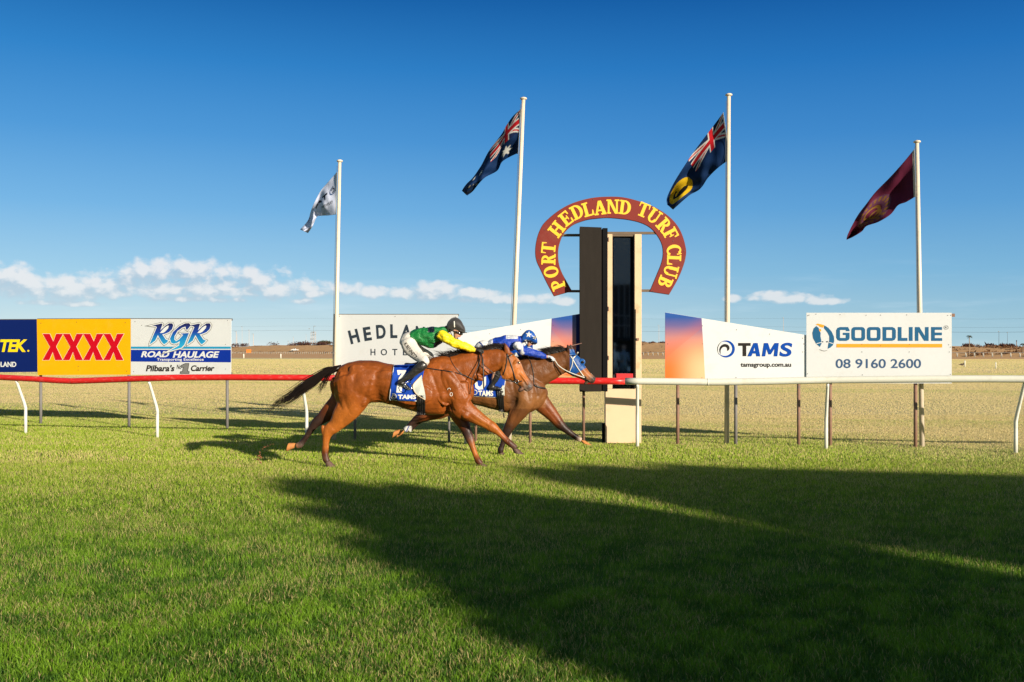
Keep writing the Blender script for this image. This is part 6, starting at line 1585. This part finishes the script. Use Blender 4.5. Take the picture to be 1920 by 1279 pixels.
def j2():
    D0 = 16.05; root = empty('person', P(925, 735, D0), 'jockey in blue and white silks and starred blue helmet, crouched on the rear horse', 'person')
    B = Body(D0)
    B.loft([(905, 656, 7, 9), (920, 652, 8, 10), (940, 647, 10, 12), (958, 645, 10.5, 12), (970, 641, 7, 9), (978, 637, 5, 5.5), (985, 635, 5, 5)], SK, n=16)
    face(B, 991, 631, .86)
    for l in (-.12, .12):
        B.loft([(900, 656, 9, 8, l*.7), (917, 672, 7, 7, l*1.3), (934, 684, 5.5, 6, l*2.3), (928, 700, 5, 5.2, l*2.5), (924, 714, 3.0, 3.2, l*2.5)], SK, n=12)
        B.loft([(969, 643, 5.5, 5.5, l*1.3), (982, 655, 4.6, 4.6, l*1.5), (1004, 662, 4, 4, l*1.3), (1024, 668.5, 2.8, 3, l), (1031, 670, 2.8, 3.2, l)], SK, n=12)
    B.build('body', SKINM, root, voxel=.0085, smooth=3)
    Bl = (.008, .045, .36); Wt = (.62, .62, .64); T = Body(D0)
    T.loft([(916, 652, 12, 14), (930, 647, 13.5, 15), (944, 645, 15.5, 16.5), (957, 643, 15.5, 16.5), (968, 640, 12, 14.5), (975, 637, 7.5, 8.5), (980, 635.5, 5.5, 6)], Bl, n=18)
    def pt(co, c, nr):
        px, py = topx(co); m = (((px > 949) & (px < 971) & (py < 635.5)) | (px < 924)).astype(float)[:, None]*.95
        return c*(1-m)+np.array(Wt)*m
    T.build('silks', CLOTH, root, voxel=.0075, smooth=3, paint=pt, disp=wrinkles(.013, 12, 14))
    for l in (-.12, .12):
        S_ = Body(D0)
        S_.loft([(968, 645, 8.5, 8, l*1.35), (974, 651, 8.5, 8, l*1.5), (981, 658, 8.4, 7.6, l*1.6), (992, 660, 8.0, 7, l*1.5), (1004, 663, 7.2, 6.4, l*1.3), (1015, 666.5, 6.3, 5.6, l*1.1), (1023, 669, 4.2, 4.2, l)], Bl, n=14)
        def ps(co, c, nr):
            px, py = topx(co)
            m = ((px < 981) & (py > 641) & (py < 656) | ((np.abs(px-979) < 4.5-np.abs(py-662)*.45)) & (py > 654)).astype(float)[:, None]
            return c*(1-m)+np.array(Wt)*m
        S_.build('sleeve', CLOTH, root, voxel=.0075, smooth=2, paint=ps, disp=wrinkles(.010, 18, 3 if l < 0 else 7))
        Hn = Body(D0); hand(Hn, (1029, 669.5), (.95, .30), l, (.55, .56, .58), .92, 1 if l < 0 else -1)
        Hn.build('glove', vmat('pale glove', .7), root, voxel=.005, smooth=1)
    Bq = Body(D0); Wb = (.64, .62, .60)
    Bq.loft([(914, 650, 10, 12), (905, 650, 12, 14), (899, 657, 12, 14)], Wb, n=18)
    for l in (-.10, .10): Bq.loft([(902, 657, 12, 9.5, l*.8), (912, 669, 12, 9.5, l*1.3), (925, 679, 10, 8.5, l*2.0), (935, 685, 8.5, 7.6, l*2.3), (938, 690, 6.5, 7, l*2.35)], Wb, n=16)
    def pb(co, c, nr):
        px, py = topx(co); r = np.hypot(px-888, py-655)
        m = ((r < 13.5) & (py < 652)).astype(float)*0; s_ = ((np.hypot(px-886, py-660) > 20.5) & (np.hypot(px-886, py-660) < 23.5) & (py < 654)).astype(float)[:, None]
        c = c*(1-s_)+np.array((.012, .05, .22))*s_
        return c
    Bq.build('breeches', BREECH, root, voxel=.008, smooth=3, paint=pb, disp=wrinkles(.005, 14, 11))
    for l in (-.10, .10):
        Bt = Body(D0); K_ = (.020, .018, .017); la = l*3.0
        Bt.loft([(936, 689, 7.6, 7, la*.95), (934, 697, 8, 7, la), (930, 708, 6.6, 6, la), (925, 718, 5, 4.8, la), (921, 725, 4.6, 4.6, la)], K_, n=14)
        Bt.loft([(918, 726.5, 4.4, 4.2, la), (926, 727.5, 4.6, 4.4, la), (934, 728.5, 3.4, 4.4, la), (940, 730, 2.2, 3.6, la)], K_, n=12)
        Bt.build('boot', BOOT, root, voxel=.007, smooth=3, disp=wrinkles(.004, 26, 15))
    Hm = Body(D0)
    Hm.loft([(981, 634, 9, 10.5), (987, 630.5, 11, 12), (994, 630.5, 11.8, 12.4), (1001, 634, 10.5, 11.5), (1005, 638, 6.5, 9.5)], (.012, .085, .36), n=20, vert=True)
    hm = Hm.build('helmet', M['helmetblue'], root, voxel=.007, smooth=3)
    drh = draper([hm], D0); mb = MB()
    def star5(cx, cy, r, rot=0): return [(cx+(r if i % 2 == 0 else r*.42)*math.sin(math.pi*i/5+rot), cy-(r if i % 2 == 0 else r*.42)*math.cos(math.pi*i/5+rot)) for i in range(10)]
    for (x, y, r, ro) in ((991.5, 627.5, 6.2, .15), (1003, 633, 4.4, .5), (986, 639, 3.2, .2)):
        s5 = star5(x, y, r, ro); vs = [drh(x, y, .004)]+[drh(a, b_, .003) for a, b_ in s5]; mb.add(vs, [(0, 1+i, 1+(i+1) % 10) for i in range(10)])
    o = mb.build('helmet_star', M['clothwhite'], hm); o.modifiers.new('t', 'SOLIDIFY').thickness = .003
    kk = D0/F; pk = MB(); pts = [P(999, 640, D0-9*kk), P(1004.5, 642, D0-8*kk), P(1007.5, 644, D0-3*kk), P(1007.5, 644, D0+3*kk), P(1004.5, 642, D0+8*kk), P(999, 640, D0+9*kk)]
    pk.add(pts+[p+Vector((0, 0, .012)) for p in pts], [tuple(range(6)), tuple(range(11, 5, -1))]+[(i, (i+1) % 6, 6+(i+1) % 6, 6+i) for i in range(6)]); pk.build('helmet_peak', M['helmetblue'], hm)
    gb = Body(D0); gb.loft([(996, 641.5, 2.8, 8.4), (1001, 643.5, 3, 6.5), (1003.5, 644.5, 2.2, 4)], (.02, .02, .02), n=12); gb.build('goggles', M['gogg'], root, voxel=.006, smooth=1)
    mb = MB(); mb.tube([P(981, 637, D0-8.6*kk), P(986, 644, D0-8*kk), P(990, 650, D0-4*kk)], .007, 6); mb.tube([P(996, 640, D0-8.4*kk), P(988, 638, D0-9*kk), P(981, 634, D0-8.6*kk)], .009, 6); mb.build('chin_strap', M['strap'], root, smooth=True)
    return root
J2 = j2()
mb = MB(); mb.tube([P(1038, 671, 16.16), P(1066, 649.5, 16.2), P(1091, 643.6, 16.2)], [.012, .009, .006], 7); o = mb.build('whip', mat('whip brown', (.16, .08, .06), .5), smooth=True); tag(o, 'thin brown whip held out past the ears of the rear horse', 'whip')

# ---- spectators behind the camera, seen in the judge's glass -----------------------
def spectator(x, y, z, h, label, top, leg, hat=None):
    B = Body(); k_ = h/1.78; sk = (.45, .24, .16); root = empty('person', (x, y, z), label, 'person')
    def L(rows, col, **kw): B.loft3([[x+a*k_, y+b_*k_, z+c*k_, r1*k_, r2*k_, *col] for a, b_, c, r1, r2 in rows], **kw)
    for s_ in (-1, 1):
        L([(s_*.10, 0, .92, .10, .10), (s_*.11, 0, .5, .065, .07), (s_*.11, .01, .10, .045, .05), (s_*.12, 0, .05, .05, .05)], leg, n=12); L([(s_*.12, -.06, .04, .04, .05), (s_*.12, .16, .035, .035, .045)], (.02, .02, .02), n=10)
        L([(s_*.19, 0, 1.42, .065, .065), (s_*.25, .02, 1.15, .05, .05), (s_*.20, .2, 1.05, .04, .04)], top, n=10); L([(s_*.19, .22, 1.06, .035, .03), (s_*.16, .30, 1.08, .03, .02)], sk, n=8)
        for f_ in range(4): L([(s_*.16+(f_-1.5)*.018, .30, 1.08, .009, .009), (s_*.16+(f_-1.5)*.02, .36, 1.07, .008, .008), (s_*.16+(f_-1.5)*.02, .38, 1.04, .007, .007)], sk, n=6, k=2)
        L([(s_*.13, .26, 1.09, .010, .010), (s_*.10, .31, 1.12, .009, .009)], sk, n=6, k=2)
    L([(0, 0, .9, .12, .17), (0, 0, 1.1, .12, .17), (0, 0, 1.35, .13, .2), (0, 0, 1.46, .08, .14), (0, .01, 1.53, .055, .06)], top, n=16); L([(0, .01, 1.5, .05, .055), (0, .03, 1.60, .08, .075), (0, .02, 1.70, .095, .085), (0, .01, 1.76, .07, .06)], sk, n=14)
    L([(0, .12, 1.67, .02, .015), (0, .125, 1.63, .02, .02)], sk, n=8)
    B.build('body', SKINM, root, voxel=.02, smooth=2)
    mb = MB()
    if hat:
        c = Vector((x, y+.01*k_, z+1.74*k_)); mb.tube([c, c+Vector((0, 0, .012))], .21, 18); mb.tube([c, c+Vector((0, 0, .07)), c+Vector((0, 0, .13))], [.105, .095, .07], 16); mb.build('hat', mat('hat felt', hat, .8), root, smooth=True)
    else:
        mb.ellipsoid((x, y-.015, z+1.74*k_), .095, .1, .07); mb.build('hair', HAIR, root, smooth=True)
spectator(14.05, -6.2, .18, 1.78, 'spectator in a wide hat and white shirt reflected low in the finish post glass', (.75, .72, .68), (.05, .05, .07), (.6, .5, .36))
spectator(14.75, -6.6, .10, 1.86, 'spectator in a blue-grey top reflected beside the wide hat', (.22, .28, .34), (.06, .06, .08))
spectator(14.4, -7.3, 2.3, 1.75, 'spectator in dark clothes reflected on the upper balcony', (.05, .05, .06), (.10, .14, .22))
